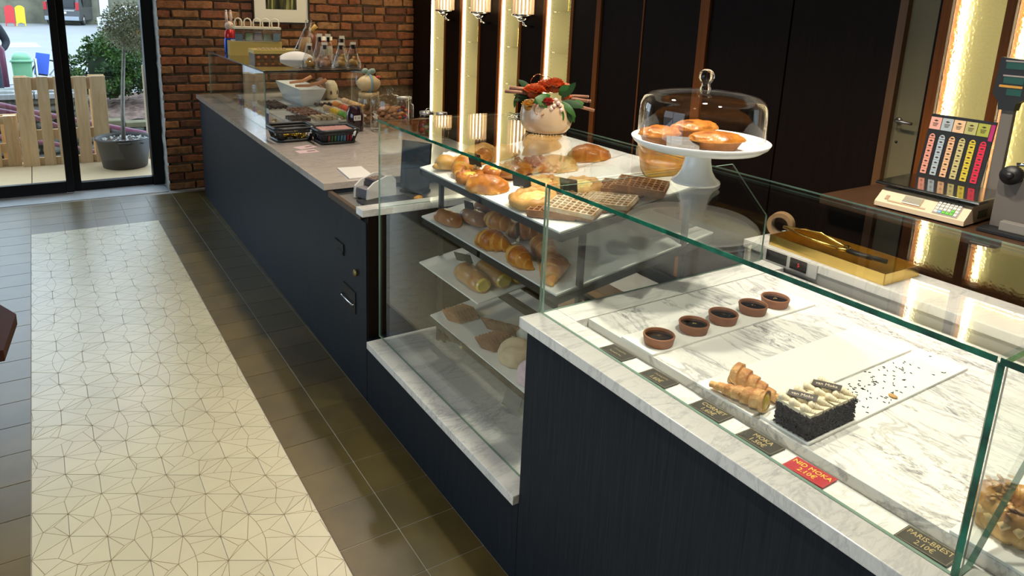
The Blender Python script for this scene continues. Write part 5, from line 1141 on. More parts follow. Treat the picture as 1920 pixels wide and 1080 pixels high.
def bag(label, x, y, h, w, col, z=ZG):
    g_ = thing('gift_bag', label, 'gift bag', (x, y, z), rnd.uniform(-0.3, 0.3), 'clear cellophane gift bags')
    rings = []
    for t, kx, ky in ((0.0, 1.0, 0.8), (0.12, 1.04, 0.84), (0.35, 0.9, 0.6), (0.62, 0.55, 0.30), (0.80, 0.40, 0.14), (0.92, 0.42, 0.10), (1.0, 0.38, 0.05)):
        rings.append([(w / 2 * kx * math.cos(2 * PI * j / 20) * (1 + 0.06 * math.sin(j * 5 + t * 9)), w / 2 * ky * math.sin(2 * PI * j / 20) * (1 + 0.10 * math.sin(j * 3 + t * 7)), h * t + 0.001) for j in range(20)])
    MB().loft(rings).build('cellophane', FILM, g_)
    MB().cyl((0, 0, 0.003), w * 0.40, 0.008, 18).build('cake_base', CHOC, g_)
    MB().ball((0, 0, 0.030), w * 0.33, w * 0.27, 0.028, 0, 2, 0.25, 9, x * 30).build('treat', col, g_); MB().ball((0.004, 0, 0.060), w * 0.15, w * 0.14, 0.016, 0, 2, 0.3, 9, x * 9).build('treat_head', col, g_)
    MB().box(-0.010, 0.010, -0.006, -0.004, h * 0.74, h * 0.97).build('dark_sticker', BLACK, g_); MB().box(-0.018, 0.018, -0.0065, -0.0045, h * 0.90, h * 1.0).build('white_fold', IV, g_)
    return g_
AMB = M('amber_treat', (0.62, 0.34, 0.08), 0.4, var=0.4, vs=30); PNK = M('salmon_treat', (0.62, 0.30, 0.16), 0.4, var=0.4, vs=30)
for i, (x, y, h, w, m, lb_) in enumerate([(0.825, 2.950, 0.165, 0.100, AMB, 'cellophane gift bag at the front left, before the white carton'), (0.930, 2.955, 0.170, 0.104, PNK, 'cellophane gift bag with salmon treat, second in the front row'), (1.040, 2.960, 0.168, 0.102, AMB, 'cellophane gift bag with amber treat, third in the front row'), (1.140, 3.00, 0.170, 0.100, AMB, 'cellophane gift bag at the right end of the front row'),
                                          (0.965, 3.16, 0.215, 0.10, PNK, 'cellophane gift bag at the left of the second row'), (1.045, 3.22, 0.21, 0.095, PNK, 'cellophane gift bag in the middle of the second row'), (1.135, 3.20, 0.20, 0.10, AMB, 'cellophane gift bag at the right of the second row')]): bag(lb_, x, y, h, w, m)
tb_ = thing('tall_sweet_bag', 'tall pointed clear bag of pink and yellow sticks', 'gift bag', (0.955, 3.52, ZG), 0.2)
MB().loft([[(kx * 0.075 * math.cos(2 * PI * j / 18) + sh, kx * 0.05 * math.sin(2 * PI * j / 18), z_) for j in range(18)] for kx, z_, sh in ((1, 0.002, 0), (1.0, 0.06, 0.005), (0.6, 0.16, 0.03), (0.28, 0.25, 0.055), (0.35, 0.29, 0.06))]).build('cellophane', FILM, tb_)
for i in range(7): MB().tube([(-0.045 + 0.014 * i, 0.01 * (i % 2), 0.004), (0.005 + 0.010 * i, 0.0, 0.17)], 0.007, 6).build('sweet_stick', [CH3, PNK, AMB][i % 3], tb_)
tb2 = thing('brown_egg_bag', 'dark brown chocolate egg wrapped in clear film with amber bow', 'gift bag', (1.06, 3.60, ZG))
MB().ball((0, 0, 0.10), 0.055, 0.05, 0.10, 0, 3).build('chocolate_egg', M('milk_egg', (0.22, 0.075, 0.030), 0.3), tb2)
bw = MB(); bw.tube([(0, 0, 0.198), (0.005, 0, 0.225), (0.03, -0.005, 0.25)], lambda t: 0.012 + 0.006 * t, 7); bw.tube([(0, 0, 0.20), (-0.02, 0, 0.23)], 0.009, 7); bw.build('amber_bow', M('amber_bow', (0.62, 0.36, 0.08), 0.5), tb2)
dr2 = thing('drum_box', 'round ivory drum box with orange stripe behind the gift bags', 'box', (1.19, 3.72, ZG))
MB().lathe([(0, 0), (0.06, 0), (0.06, 0.165), (0, 0.166)], 36).build('drum', IV, dr2)
MB().lathe([(0.0605, 0.10), (0.0607, 0.12), (0.0605, 0.14)], 36).build('orange_stripe', M('orange_stripe', (0.5, 0.12, 0.02), 0.5), dr2)
lj = thing('lidded_glass', 'small clear lidded glass right of the gift bags', 'jar', (1.235, 3.10, ZG - 0.0001))
lj.location = (1.36, 3.45, ZT)
MB().lathe([(0, 0.002), (0.055, 0.002), (0.06, 0.01), (0.06, 0.25), (0.055, 0.28)], 40).build('glass_wall', JAR_GLASS, lj); MB().lathe([(0.058, 0.282), (0.062, 0.284), (0.062, 0.305), (0, 0.308)], 40).build('lid', STEEL, lj)
# ================================================================== TERMINAL RECESS
pt2 = thing('card_terminal', 'grey-white card terminal in its cradle in the counter recess', 'terminal', (0.575, 1.285, 0.8035), 0.30)
GW = M('terminal_white', (0.56, 0.55, 0.52), 0.4)
sd = [(-0.085, 0.004), (-0.078, 0.055), (-0.045, 0.078), (0.03, 0.098), (0.062, 0.095), (0.082, 0.078), (0.085, 0.004)]
for y in (-0.048, 0.040): 
    m_ = MB(); vs = [(x, yy, z_) for yy in (y, y + 0.008) for x, z_ in sd]; n = len(sd); m_.add(vs, [list(range(n)), list(range(n, 2 * n))[::-1]] + [(i, (i + 1) % n, n + (i + 1) % n, n + i) for i in range(n)]); m_.build('side_shield', GW, pt2)
bd = MB(); bd.box(-0.075, 0.075, -0.038, 0.038, 0.004, 0.05, 0, 0.004); bd.build('body', M('terminal_grey', (0.16, 0.15, 0.16), 0.45), pt2)
MB().box(-0.030, 0.06, -0.034, 0.034, 0.05, 0.085, 0, 0.004).build('keypad', M('terminal_dark', (0.06, 0.05, 0.055), 0.4), pt2)
for i in range(3):
    for j in range(3): MB().box(-0.02 + 0.02 * i, -0.006 + 0.02 * i, -0.026 + 0.019 * j, -0.013 + 0.019 * j, 0.085, 0.088).build('key', M('key_brown', (0.22, 0.15, 0.11), 0.5) if (i, j) == (0, 0) else bpy.data.materials['key_brown'], pt2)
tl = thing('tablet_stand', 'dark touch screen standing tilted behind the glass end', 'screen', (0.770, 1.285, 0.8035), (0, 0, -0.95))
MB().box(-0.075, 0.075, -0.006, 0.006, 0.012, 0.235, 0, 0.003).xf(Matrix.Rotation(-0.10, 4, 'X')).build('screen', M('screen_black', (0.010, 0.012, 0.016), 0.25, spec=0.2), tl)
MB().box(-0.06, 0.06, -0.03, 0.05, 0, 0.012, 0, 0.003).build('foot', BLACK, tl)
o = MB().box(-0.06, 0.06, -0.11, 0.11, 0, 0.008, 0, 0.002).build('white_pad', M('pad_white', (0.66, 0.63, 0.58), 0.5), None, (0.585, 1.545, ZT), -0.1); tag(o, 'white pad lying at the counter end beside the card terminal', 'pad')
o = MB().ball((0.70, 1.10, 0.822), 0.022, 0.018, 0.018, 0, 3, 0.3, 8, 2).build('amber_sweet', M('amber_sweet', (0.45, 0.20, 0.03), 0.3)); tag(o, 'small amber wrapped sweet behind the marble strip', 'sweet')
# ================================================================== PICTURE ON THE BRICK WALL
pf = thing('framed_picture', 'black framed print with white mat hanging on the brick wall', 'picture', (1.205, 4.888, 1.425))
MB().box(-0.245, 0.245, -0.008, 0.012, 0.0, 0.72).build('backing', BLACK, pf)
fr = MB(); fr.box(-0.25, 0.25, -0.022, 0.0, 0.0, 0.014); fr.box(-0.25, 0.25, -0.022, 0.0, 0.706, 0.72); fr.box(-0.25, -0.236, -0.022, 0.0, 0.014, 0.706); fr.box(0.236, 0.25, -0.022, 0.0, 0.014, 0.706); fr.build('frame', BLACK, pf)
MB().box(-0.236, 0.236, -0.011, -0.008, 0.014, 0.706).build('mat', M('mat_board', (0.70, 0.66, 0.54), 0.7), pf)
mp, tp_, pp_, op_ = newmat('dark_forest_print'); vv = coords(tp_, 'Object', (34, 1, 3)); f = noisetex(tp_, vv, 1.0, 3)
tp_.links.new(ramp(tp_, f, [(0.42, (0.012, 0.012, 0.008)), (0.56, (0.08, 0.085, 0.03)), (0.68, (0.34, 0.33, 0.12))]), pp_.inputs['Base Color']); pp_.inputs['Roughness'].default_value = 0.3
MB().box(-0.135, 0.135, -0.0125, -0.011, 0.125, 0.60).build('print', mp, pf)
# ================================================================== WALL LAMPS AND NICHE JARS
ROD = emis('lit_glass_rod', (1.0, 0.78, 0.45), 3.2); RODD = M('glass_rod', (0.75, 0.6, 0.45), 0.15, emit=(1.0, 0.62, 0.28), es=0.55)
def sconce(label, y):
    s_ = thing('wall_lamp', label, 'wall lamp', (XW - 0.10, y, 1.585))
    for i in range(16):
        a = 2 * PI * i / 16; MB().cyl((0.072 * math.cos(a), 0.072 * math.sin(a), 0.018), 0.0095, 0.26, 8).build('glass_rod', RODD, s_)
    MB().cyl((0, 0, 0.02), 0.042, 0.24, 20).build('bulb', emis('bulb_glow', (1.0, 0.80, 0.48), 7.0) if 'bulb_glow' not in bpy.data.materials else bpy.data.materials['bulb_glow'], s_)
    MB().lathe([(0.0, -0.012), (0.05, -0.012), (0.062, 0.0), (0.084, 0.006), (0.084, 0.017), (0.0, 0.018)], 32).build('chrome_cup', CHROME, s_)
    MB().lathe([(0.0, -0.034), (0.030, -0.034), (0.040, -0.022), (0.040, -0.012)], 28).build('chrome_neck', CHROME, s_)
    b_ = MB(); b_.tube([(0.0, 0, -0.032), (0.012, 0, -0.058), (0.045, 0, -0.070), (0.094, 0, -0.072)], 0.009, 8); b_.build('arm', CHROME, s_)
    return s_
sconce('glass rod wall lamp on the leftmost dark pilaster', 4.06); sconce('glass rod wall lamp on the middle dark pilaster', 3.455); sconce('glass rod wall lamp on the rightmost dark pilaster', 2.845)
for o in []: pass
def sweetbox(label, y, z, col, h):
    b_ = thing('sweet_box', label, 'sweet box', (XB - 0.115, y, z)); w = 0.052
    fr_ = MB()
    for sx in (-1, 1):
        for sy in (-1, 1): fr_.tube([(sx * w, sy * w, 0.003), (sx * w, sy * w, h)], 0.003, 6)
    for zz in (0.004, h):
        for p, q in (((-w, -w), (w, -w)), ((w, -w), (w, w)), ((w, w), (-w, w)), ((-w, w), (-w, -w))): fr_.tube([(*p, zz), (*q, zz)], 0.0035, 6)
    fr_.build('brass_frame', GOLD, b_); MB().box(-w, w, -w, w, 0.002, h).build('clear_side', JAR_GLASS, b_)
    for i in range(24): MB().ball((-0.034 + 0.034 * (i % 3), -0.034 + 0.034 * ((i // 3) % 3), 0.020 + 0.026 * (i // 9) * (h > 0.1) + 0.003 * (i % 2)), 0.017, 0.017, 0.015, 0, 1).build('sweet', col, b_)
    return b_
G1 = M('bright_green_sweet', (0.10, 0.42, 0.02), 0.3); G2 = M('deep_green_sweet', (0.01, 0.20, 0.05), 0.3); B1 = M('bronze_sweet', (0.30, 0.12, 0.03), 0.3, 0.5)
sweetbox('brass framed box of bright green sweets in the rightmost niche', 2.475, 1.633, G1, 0.16); sweetbox('brass framed box of dark green sweets in the third niche', 3.100, 1.343, G2, 0.15)
sweetbox('brass framed box of bronze sweets on the middle shelf of the second niche', 3.720, 1.343, B1, 0.13); sweetbox('brass framed box high in the leftmost niche', 4.330, 1.633, B1, 0.17); sweetbox('brass framed box high in the second niche', 3.720, 1.633, G2, 0.16)

# ================================================================== BACK COUNTER, SCALE, PRICE RACK
bc = thing('back_counter', 'dark brown counter along the lit panels carrying the scale', 'counter')
MB().box(1.90, 2.48, -2.2, -0.06, 0.0, 0.962).build('body', DARKWOOD, bc)
MB().box(1.855, 2.485, -2.2, -0.045, 0.963, 1.0, 0, 0.003).build('worktop', wood('dark_top', (0.050, 0.024, 0.012), (0.080, 0.040, 0.020), (1.2, 30, 30), 0.35, bmp=0.0), bc)
sc = thing('shop_scale', 'cream shop scale with steel platter on the dark back counter', 'scale', (1.885, -0.395, 1.0005), 0.04)
BEI = M('cream_plastic', (0.66, 0.52, 0.36), 0.4)
n = [(-0.005, 0.155), (0.0, 0.0)]
bs = MB(); prof = [(0.0, 0.006), (0.0, 0.022), (0.055, 0.066), (0.085, 0.070), (0.285, 0.070), (0.285, 0.006)]
vs = [(x, y, z_) for y in (-0.150, 0.150) for x, z_ in prof]; k = len(prof)
bs.add(vs, [list(range(k)), list(range(k, 2 * k))[::-1]] + [(i, (i + 1) % k, k + (i + 1) % k, k + i) for i in range(k)]); bs.build('housing', BEI, sc)
MB().box(0.01, 0.28, -0.14, 0.14, 0.0, 0.006).build('feet_plinth', BLACK, sc)
MB().box(0.03, 0.29, -0.172, 0.172, 0.079, 0.090, 0, 0.003).build('platter', M('platter_steel', (0.55, 0.53, 0.50), 0.12, 1.0), sc)
MB().box(0.06, 0.26, -0.10, 0.10, 0.069, 0.0795).build('platter_support', BLACK, sc)
slope = math.atan2(0.044, 0.055); SLM = Matrix.Translation((0.0275, 0, 0.0445)) @ Matrix.Rotation(-slope, 4, 'Y')
kp = MB().box(-0.030, 0.030, -0.125, -0.045, 0.0, 0.0015).xf(SLM).build('keypad', M('keypad_grey', (0.30, 0.28, 0.26), 0.5), sc)
kc = {'w': M('key_white', (0.62, 0.58, 0.52), 0.5), 'g': M('key_green', (0.10, 0.45, 0.04), 0.5), 'b': M('key_blue', (0.20, 0.38, 0.55), 0.5)}
km = {q: MB().box(-0.0055, 0.0055, -0.0048, 0.0048, 0, 0.0025).xf(Matrix.Rotation(-slope, 4, 'Y')).mesh('key', m) for q, m in kc.items()}
for i in range(4):
    for j in range(6):
        q = 'w'
        if i == 0 and j in (2, 3, 4): q = 'g'
        if i == 0 and j == 1 or (i, j) == (1, 4): q = 'b' if i == 0 else 'g'
        o = link('key', km[q], kp); o.location = SLM @ Vector((-0.0205 + 0.0137 * i, -0.054 - 0.0125 * j, 0.0015))
MB().box(-0.020, 0.018, 0.000, 0.062, 0.0, 0.006, 0, 0.002).xf(SLM).build('display_window', M('silver_window', (0.70, 0.66, 0.52), 0.15, 0.6), sc)
MB().box(-0.02, 0.0, 0.110, 0.122, 0.0, 0.002).xf(SLM).build('label_slot', M('tan_slot', (0.35, 0.24, 0.14), 0.6), sc)
MB().box(-0.026, -0.020, -0.02, 0.11, 0.0, 0.0012).xf(SLM).build('front_groove', M('groove_tan', (0.40, 0.28, 0.17), 0.6), sc)
MB().box(0.10, 0.17, -0.1515, -0.149, 0.018, 0.045).build('side_port', BLACK, sc)
# leaning card rack with columns of tag strips
rk2 = thing('tag_rack', 'black board with six coloured tag columns standing behind the scale platter', 'tag board', (2.165, -0.345, 1.092))
rk2.rotation_euler = (0, 0, 0)
BM = Matrix.Rotation(0.16, 4, 'Y') @ Matrix.Rotation(-PI / 2, 4, 'Z') @ Matrix.Rotation(PI / 2, 4, 'X')   # board plane: x' to the right (shop side view), y' up
def on_board(mb): return mb.xf(BM)
on_board(MB().box(-0.112, 0.112, -0.01, 0.235, -0.006, 0.0)).build('board', BLACK, rk2)
cols = [(0.80, 0.33, 0.24), (0.42, 0.50, 0.55), (0.80, 0.47, 0.25), (0.58, 0.50, 0.21), (0.66, 0.52, 0.04), (0.68, 0.02, 0.06)]
cols2 = [(0.80, 0.40, 0.32), (0.40, 0.47, 0.50), (0.80, 0.52, 0.30), (0.46, 0.44, 0.16), (0.38, 0.40, 0.06)]
DIA = [(-0.0095, 0.0), (-0.003, 0.0028), (0.0, 0.0034), (0.003, 0.0028), (0.0095, 0.0), (0.003, -0.0028), (0.0, -0.0034), (-0.003, -0.0028)]
PRN = M('tag_print', (0.05, 0.025, 0.015), 0.6)
for c in range(6):
    x = -0.090 + 0.0355 * c; st_ = MB(); mc = M('tag_strip_%d' % c, cols[c], 0.5)
    for i in range(8):
        y0 = 0.008 + 0.0195 * i
        if i < 7: st_.box(x - 0.0108, x + 0.0108, y0, y0 + 0.0185, 0.0003, 0.0022)
        else: st_.prism([(x + 0.0108 * math.cos(a), y0 + 0.001 + 0.016 * math.sin(a)) for a in [PI * k / 10 for k in range(11)]], 0.0003, 0.0022)
    on_board(st_).build('tag_column', mc, rk2)
    pr = MB()
    for i in range(8): pr.prism([(x + a * 0.8, 0.017 + 0.0195 * i + b_) for a, b_ in DIA], 0.0022, 0.0026)
    on_board(pr).build('printed_emblem', PRN, rk2)
for c in range(5):
    x = -0.090 + 0.0415 * c
    on_board(MB().box(x - 0.0195, x + 0.0195, 0.178, 0.224, 0.0003, 0.0025)).build('header_card', M('header_%d' % c, cols2[c], 0.5), rk2)
    pr = MB(); pr.prism([(x + a * 0.9, 0.211 + b_) for a, b_ in DIA], 0.0025, 0.0029)
    for k in range(3): pr.box(x - 0.010 + 0.001 * k, x + 0.010 - 0.002 * k, 0.200 - 0.005 * k, 0.2025 - 0.005 * k, 0.0025, 0.0028)
    on_board(pr).build('printed_emblem', PRN, rk2)
on_board(MB().box(0.098, 0.1115, 0.165, 0.224, 0.0003, 0.0025)).build('header_card', M('header_magenta', (0.42, 0.02, 0.14), 0.5), rk2)
on_board(MB().box(-0.03, 0.03, -0.01, 0.10, -0.06, -0.052)).build('strut', BLACK, rk2)
# pole display
pd = thing('price_display', 'black customer price display on a grey pole right of the scale', 'display', (2.205, -0.484, 1.0005))
MB().box(-0.012, 0.012, -0.020, 0.020, 0.0, 0.375, 0, 0.004).build('pole', M('pole_grey', (0.16, 0.14, 0.12), 0.4), pd)
MB().box(-0.02, 0.05, -0.04, 0.024, 0.0, 0.012).build('pole_foot', BLACK, pd)
hd2 = MB(); pts_ = [(-0.052, 0.425), (-0.030, 0.398), (-0.026, 0.372), (0.022, 0.372), (0.026, 0.398), (0.052, 0.418), (0.056, 0.545), (-0.048, 0.552)]
vs = [(x, y, z_) for x in (-0.024, 0.020) for y, z_ in [(-a, b_) for a, b_ in pts_]]; k = len(pts_)
hd2.add(vs, [list(range(k)), list(range(k, 2 * k))[::-1]] + [(i, (i + 1) % k, k + (i + 1) % k, k + i) for i in range(k)]); hd2.build('housing', BLACK, pd)
GD = M('green_display', (0.004, 0.045, 0.028), 0.3, emit=(0.0, 0.30, 0.16), es=0.06); LG = M('display_label', (0.40, 0.34, 0.32), 0.5)
for i, z_ in enumerate((0.525, 0.475, 0.435)):
    MB().box(-0.0255, -0.024, -0.036, 0.026 if i < 2 else 0.010, z_ - 0.011, z_ + 0.011).build('green_display', GD, pd)
    if i < 2: MB().box(-0.0255, -0.024, -0.036, 0.030, z_ + 0.013, z_ + 0.018).build('label_strip', LG, pd)
MB().box(-0.0256, -0.024, -0.036, 0.036, 0.450, 0.458).build('orange_strip', M('orange_strip', (0.62, 0.32, 0.05), 0.5), pd)
# label printer at the right edge
lp2 = thing('label_printer', 'grey label printer with a black roll knob at the right edge', 'printer', (1.975, -0.675, 1.0005), 0.05)
MB().box(-0.065, 0.22, -0.15, 0.10, 0.0, 0.014, 0, 0.003).build('base_tray', BLACK, lp2)
MB().box(-0.01, 0.20, -0.13, 0.085, 0.014, 0.185, 0, 0.004).build('grey_housing', M('printer_grey', (0.12, 0.105, 0.095), 0.5), lp2)
MB().box(-0.045, -0.011, -0.06, 0.045, 0.014, 0.045, 0, 0.003).build('paper_mouth', M('mouth_grey', (0.20, 0.185, 0.17), 0.4), lp2)
kb = MB(); kb.cyl((-0.012, 0.045, 0.195), 0.030, -0.030, 24, axis='x'); kb.cyl((-0.042, 0.045, 0.195), 0.012, -0.012, 16, axis='x'); kb.build('roll_knob', BLACK, lp2)
MB().tube([(-0.02, 0.04, 0.23), (0.0, 0.0, 0.235), (0.05, -0.06, 0.228), (0.12, -0.10, 0.215)], 0.006, 8).build('chrome_bar', CHROME, lp2)
MB().tube([(-0.02, -0.02, 0.205), (0.06, -0.09, 0.205)], 0.008, 8).build('chrome_bar', CHROME, lp2)
MB().box(-0.0112, -0.010, -0.085, -0.06, 0.145, 0.17).build('status_window', BLACK, lp2)
# ================================================================== TABLE AT THE LEFT EDGE
tb = thing('side_table', 'dark brown table whose corner enters the picture at the left edge', 'table', (0, 0, 0))
TBW = wood('reddish_brown_table', (0.036, 0.012, 0.008), (0.052, 0.018, 0.012), (2, 30, 30), 0.6, spec=0.1, bmp=0.0)
tpz = [(-0.779, 1.00), (-0.806, 0.735), (-1.40, 0.72), (-1.55, 0.95), (-1.50, 1.45), (-0.98, 1.47)]
MB().prism(tpz, 0.600, 0.635).build('tabletop', TBW, tb)
for x, y in ((-0.98, 0.90), (-1.36, 0.88), (-1.38, 1.30), (-1.02, 1.30)): MB().cyl((x, y, 0.0), 0.02, 0.5995, 14).build('leg', TBW, tb)

# ================================================================== OUTSIDE
GZ = -0.57
ASPH = M('pale_wet_asphalt', (0.185, 0.195, 0.20), 0.6, var=0.14, vs=0.35)
tag(MB().box(-60, 60, 9.0, 90, GZ - 0.1, GZ).build('road', ASPH), kind='structure')
tag(MB().box(-12, 12, 6.6, 9.2, GZ - 0.05, GZ + 0.02).build('yard_ground', M('yard_stone', (0.24, 0.25, 0.25), 0.8, var=0.3, vs=3)), kind='structure')
pv = MB(); pv.prism([(-5, 19), (-1.5, 18), (9, 33), (12, 52), (-14, 52), (-30, 30)], GZ + 0.001, GZ + 0.02); tag(pv.build('road_light_strip', M('pale_paving', (0.235, 0.24, 0.245), 0.6, var=0.1, vs=0.4)), kind='structure')
kb2 = MB(); kb2.prism([(-3.0, 30.0), (-0.5, 30.6), (-0.7, 33.5), (-3.2, 33.0)], GZ + 0.02, GZ + 0.03); tag(kb2.build('road_marking', M('white_marking', (0.34, 0.35, 0.36), 0.6)), kind='structure')
DECK = wood('plywood_deck', (0.50, 0.36, 0.20), (0.62, 0.47, 0.29), (1.5, 22, 22), 0.6, bmp=0.0)
dk2 = thing('deck', 'pale plywood deck outside the glass door under the pallets', 'deck')
for i in range(4): MB().box(-4.0 + 1.07 * i, -2.936 + 1.07 * i, 5.50, 6.56, -0.05, 0.0, 0, 0.002).build('deck_sheet', DECK, dk2)
MB().box(-4.0, 0.28, 5.52, 6.54, GZ, -0.05).build('deck_base', M('deck_base', (0.15, 0.12, 0.08), 0.8), dk2)
tag(MB().box(-4.0, 0.6, 5.332, 5.498, -0.2, -0.004, 0, 0.003).build('trim_3', SILL), kind='structure')
PW = wood('pallet_wood', (0.56, 0.36, 0.18), (0.76, 0.55, 0.32), (12, 12, 1.2), 0.7, byobj=0.12, bmp=0.1)
def pallet(label, x0, x1, y, h, slats, bars, k=1.0):
    p = thing('pallet', label, 'pallet', (0, y, 0.0005))
    for a, b_ in slats: MB().box(a, b_, -0.011, 0.011, 0.0, h, 0, 0.002).build('slat', PW, p)
    for z0, z1 in bars: MB().box(x0 + 0.004, x1 - 0.004, 0.0115, 0.034, z0, z1, 0, 0.002).build('cross_board', PW, p)
    for z0, z1 in bars:
        for xx in (x0 + 0.06, (x0 + x1) / 2, x1 - 0.06): MB().box(xx - 0.05, xx + 0.05, 0.0345, 0.11, z0, z1).build('block', PW, p)
    for a, b_ in ((x0, x0 + 0.1), (x1 - 0.14, x1)): MB().box(a, b_, 0.111, 0.131, 0, h).build('slat', PW, p)
    return p
pallet('tall upright wooden pallet behind the potted tree', -0.858, -0.117, 6.33, 0.846, [(-0.858, -0.724), (-0.683, -0.590), (-0.549, -0.418), (-0.387, -0.279), (-0.250, -0.117)], [(0.0, 0.075), (0.245, 0.345), (0.720, 0.838)])
pallet('short upright wooden pallet at the left behind the tall one', -2.14, -0.868, 6.40, 0.480, [(-2.14, -2.00), (-1.95, -1.84), (-1.79, -1.68), (-1.63, -1.52), (-1.47, -1.36), (-1.31, -1.20), (-1.15, -1.02), (-0.975, -0.868)], [(0.0, 0.07), (0.13, 0.22), (0.40, 0.475)])
# potted standard tree
POT = M('dark_grey_plastic_pot', (0.045, 0.043, 0.042), 0.5)
tr2 = thing('potted_tree', 'clipped round little tree in a dark plastic pot on the deck', 'tree', (-0.025, 6.03, 0.0005))
MB().lathe([(0.0, 0.0), (0.185, 0.0), (0.195, 0.01), (0.232, 0.265), (0.247, 0.268), (0.250, 0.292), (0.238, 0.294), (0.228, 0.262), (0.222, 0.245), (0.0, 0.250)], 56).build('pot', POT, tr2)
MB().box(-0.07, 0.03, -0.275, -0.235, 0.262, 0.275, 0, 0.004).build('pot_handle', POT, tr2)
MB().ball((0, 0, 0.245), 0.215, 0.215, 0.022, 0, 3, 0.3, 20, 2).build('soil', M('soil', (0.05, 0.03, 0.02), 0.9), tr2)
pm = MB(); R = random.Random(11)
for i in range(70):
    a, q = R.uniform(0, 6.3), 0.2 * math.sqrt(R.random()); pm.ball((q * math.cos(a), q * math.sin(a), 0.268), R.uniform(0.008, 0.015), R.uniform(0.008, 0.013), 0.008, 0, 1, 0.4, 9, i)
tag(pm.build('white_pebbles', M('pebble_white', (0.66, 0.66, 0.64), 0.6), tr2), kind='stuff')
MB().tube([(0.0, 0, 0.24), (0.010, 0, 0.5), (0.035, 0, 0.8), (0.075, 0, 1.18)], lambda t: 0.020 - 0.006 * t, 10).build('trunk', M('grey_bark', (0.32, 0.31, 0.27), 0.9, var=0.3, vs=30, bmp=0.4), tr2)
def crown(c, rx, ry, rz, n, L, w, seed, shell=0.35, up=0.0):
    R = random.Random(seed); mb = MB()
    for i in range(n):
        d = Vector((R.gauss(0, 1), R.gauss(0, 1), R.gauss(0, 1))).normalized(); q = (shell + (1 - shell) * R.random() ** 0.6) * (1 + 0.14 * noise.noise(d * 3 + Vector((seed, 0, 0))))
        p = Vector((c[0] + d.x * rx * q, c[1] + d.y * ry * q, c[2] + d.z * rz * q))
        a = (d + Vector((R.uniform(-1, 1), R.uniform(-1, 1), R.uniform(-1, 1) + up))).normalized() * (L * R.uniform(0.6, 1.2)); b_ = a.cross(Vector((R.uniform(-1, 1), R.uniform(-1, 1), R.uniform(-1, 1)))).normalized() * w
        mb.add([p, p + a * 0.5 + b_, p + a, p + a * 0.5 - b_], [(0, 1, 2, 3)])
    return mb
CRN = M('grey_green_leaf', (0.30, 0.33, 0.18), 0.6, col2=(0.17, 0.17, 0.10), vs=9, byobj=0.0); BRN2 = M('brownish_twig', (0.17, 0.11, 0.07), 0.8)
tag(crown((0.165, 0, 1.33), 0.29, 0.26, 0.235, 7500, 0.028, 0.0055, 5, 0.15).build('foliage', CRN, tr2), kind='stuff')
tag(crown((0.165, 0, 1.33), 0.225, 0.215, 0.215, 1500, 0.06, 0.0020, 6, 0.05).build('twigs', BRN2, tr2), kind='stuff')
sk = MB(); sk.box(0.212, 0.224, 6.30, 6.325, 0.0005, 0.945); sk.box(0.226, 0.239, 6.30, 6.325, 0.0005, 0.93); tag(sk.build('wooden_stake', M('raw_lath', (0.62, 0.50, 0.33), 0.7)), 'pale wooden lath pair standing right of the potted tree', 'stake')
# stone wall, planting bed, shrub
BARK = M('bark_mulch', (0.20, 0.13, 0.10), 0.9, col2=(0.09, 0.055, 0.045), vs=9, bmp=0.6, bs=20)
bd2 = thing('planting_bed', 'raised bed of brown bark behind the low stone wall', 'planting bed')
bb = MB(); b = bmesh.new(); bmesh.ops.create_grid(b, x_segments=40, y_segments=40, size=0.5)
for v in b.verts:
    x, y = v.co.x, v.co.y; v.co = Vector((1.0 + x * 2.55, 9.10 + y * 2.2, 0.17 + 0.06 * y + 0.045 * noise.noise(Vector((x * 30, y * 30, 0)))))
bb.bm(b, 0, False).build('bark', BARK, bd2); MB().box(-0.26, 2.25, 7.99, 10.2, GZ, 0.10).build('earth', M('earth', (0.08, 0.055, 0.04), 0.9), bd2)
STONE = M('dark_wall_stone', (0.15, 0.155, 0.14), 0.85, col2=(0.075, 0.08, 0.072), vs=5, bmp=0.5, bs=14, byobj=0.3, space='World')
sw1 = thing('stone_wall', 'low dark dry-stone wall with grey capstones behind the pallets', 'stone wall')
smesh = []
for i in range(6):
    b = bmesh.new(); bmesh.ops.create_icosphere(b, subdivisions=2, radius=1)
    for v in b.verts:
        q = v.co; m_ = max(abs(q.x), abs(q.y), abs(q.z)); k = (0.55 + 0.45 / m_ * 0.75) * (1 + 0.10 * noise.noise(q * 2 + Vector((i * 5, 0, 0)))); v.co = q * k
    smesh.append(MB().bm(b, 0, False).mesh('stone', STONE))
def stones(x0, x1, y, z0, z1):
    z_ = z0
    while z_ < z1:
        h = rnd.uniform(0.07, 0.11); x = x0
        while x < x1:
            l_ = rnd.uniform(0.14, 0.30); o = link('stone', smesh[rnd.randrange(6)], sw1, (x + l_ / 2, y + rnd.uniform(-0.02, 0.02), z_ + h / 2)); o.scale = (l_ * 0.54, 0.10, h * 0.54); x += l_
        z_ += h
stones(-2.1, -0.33, 8.0, -0.30, 0.44)
for i in range(4): MB().box(-2.1 + 0.46 * i, -1.65 + 0.46 * i, 7.86, 8.3, 0.44, 0.50, 0, 0.01).build('capstone', M('capstone_grey', (0.30, 0.31, 0.31), 0.8, var=0.3, vs=5) if i == 0 else bpy.data.materials['capstone_grey'], sw1)
MB().box(-2.2, -0.33, 8.1, 9.1, GZ, 0.43).build('wall_core', STONE, sw1)
sw1 = thing('stone_wall', 'low mossy stone edging in front of the bark bed', 'stone wall')
stones(-0.28, 0.9, 7.82, -0.42, 0.10); MB().box(-0.28, 0.95, 7.86, 7.95, GZ, 0.12).build('wall_core', STONE, sw1)
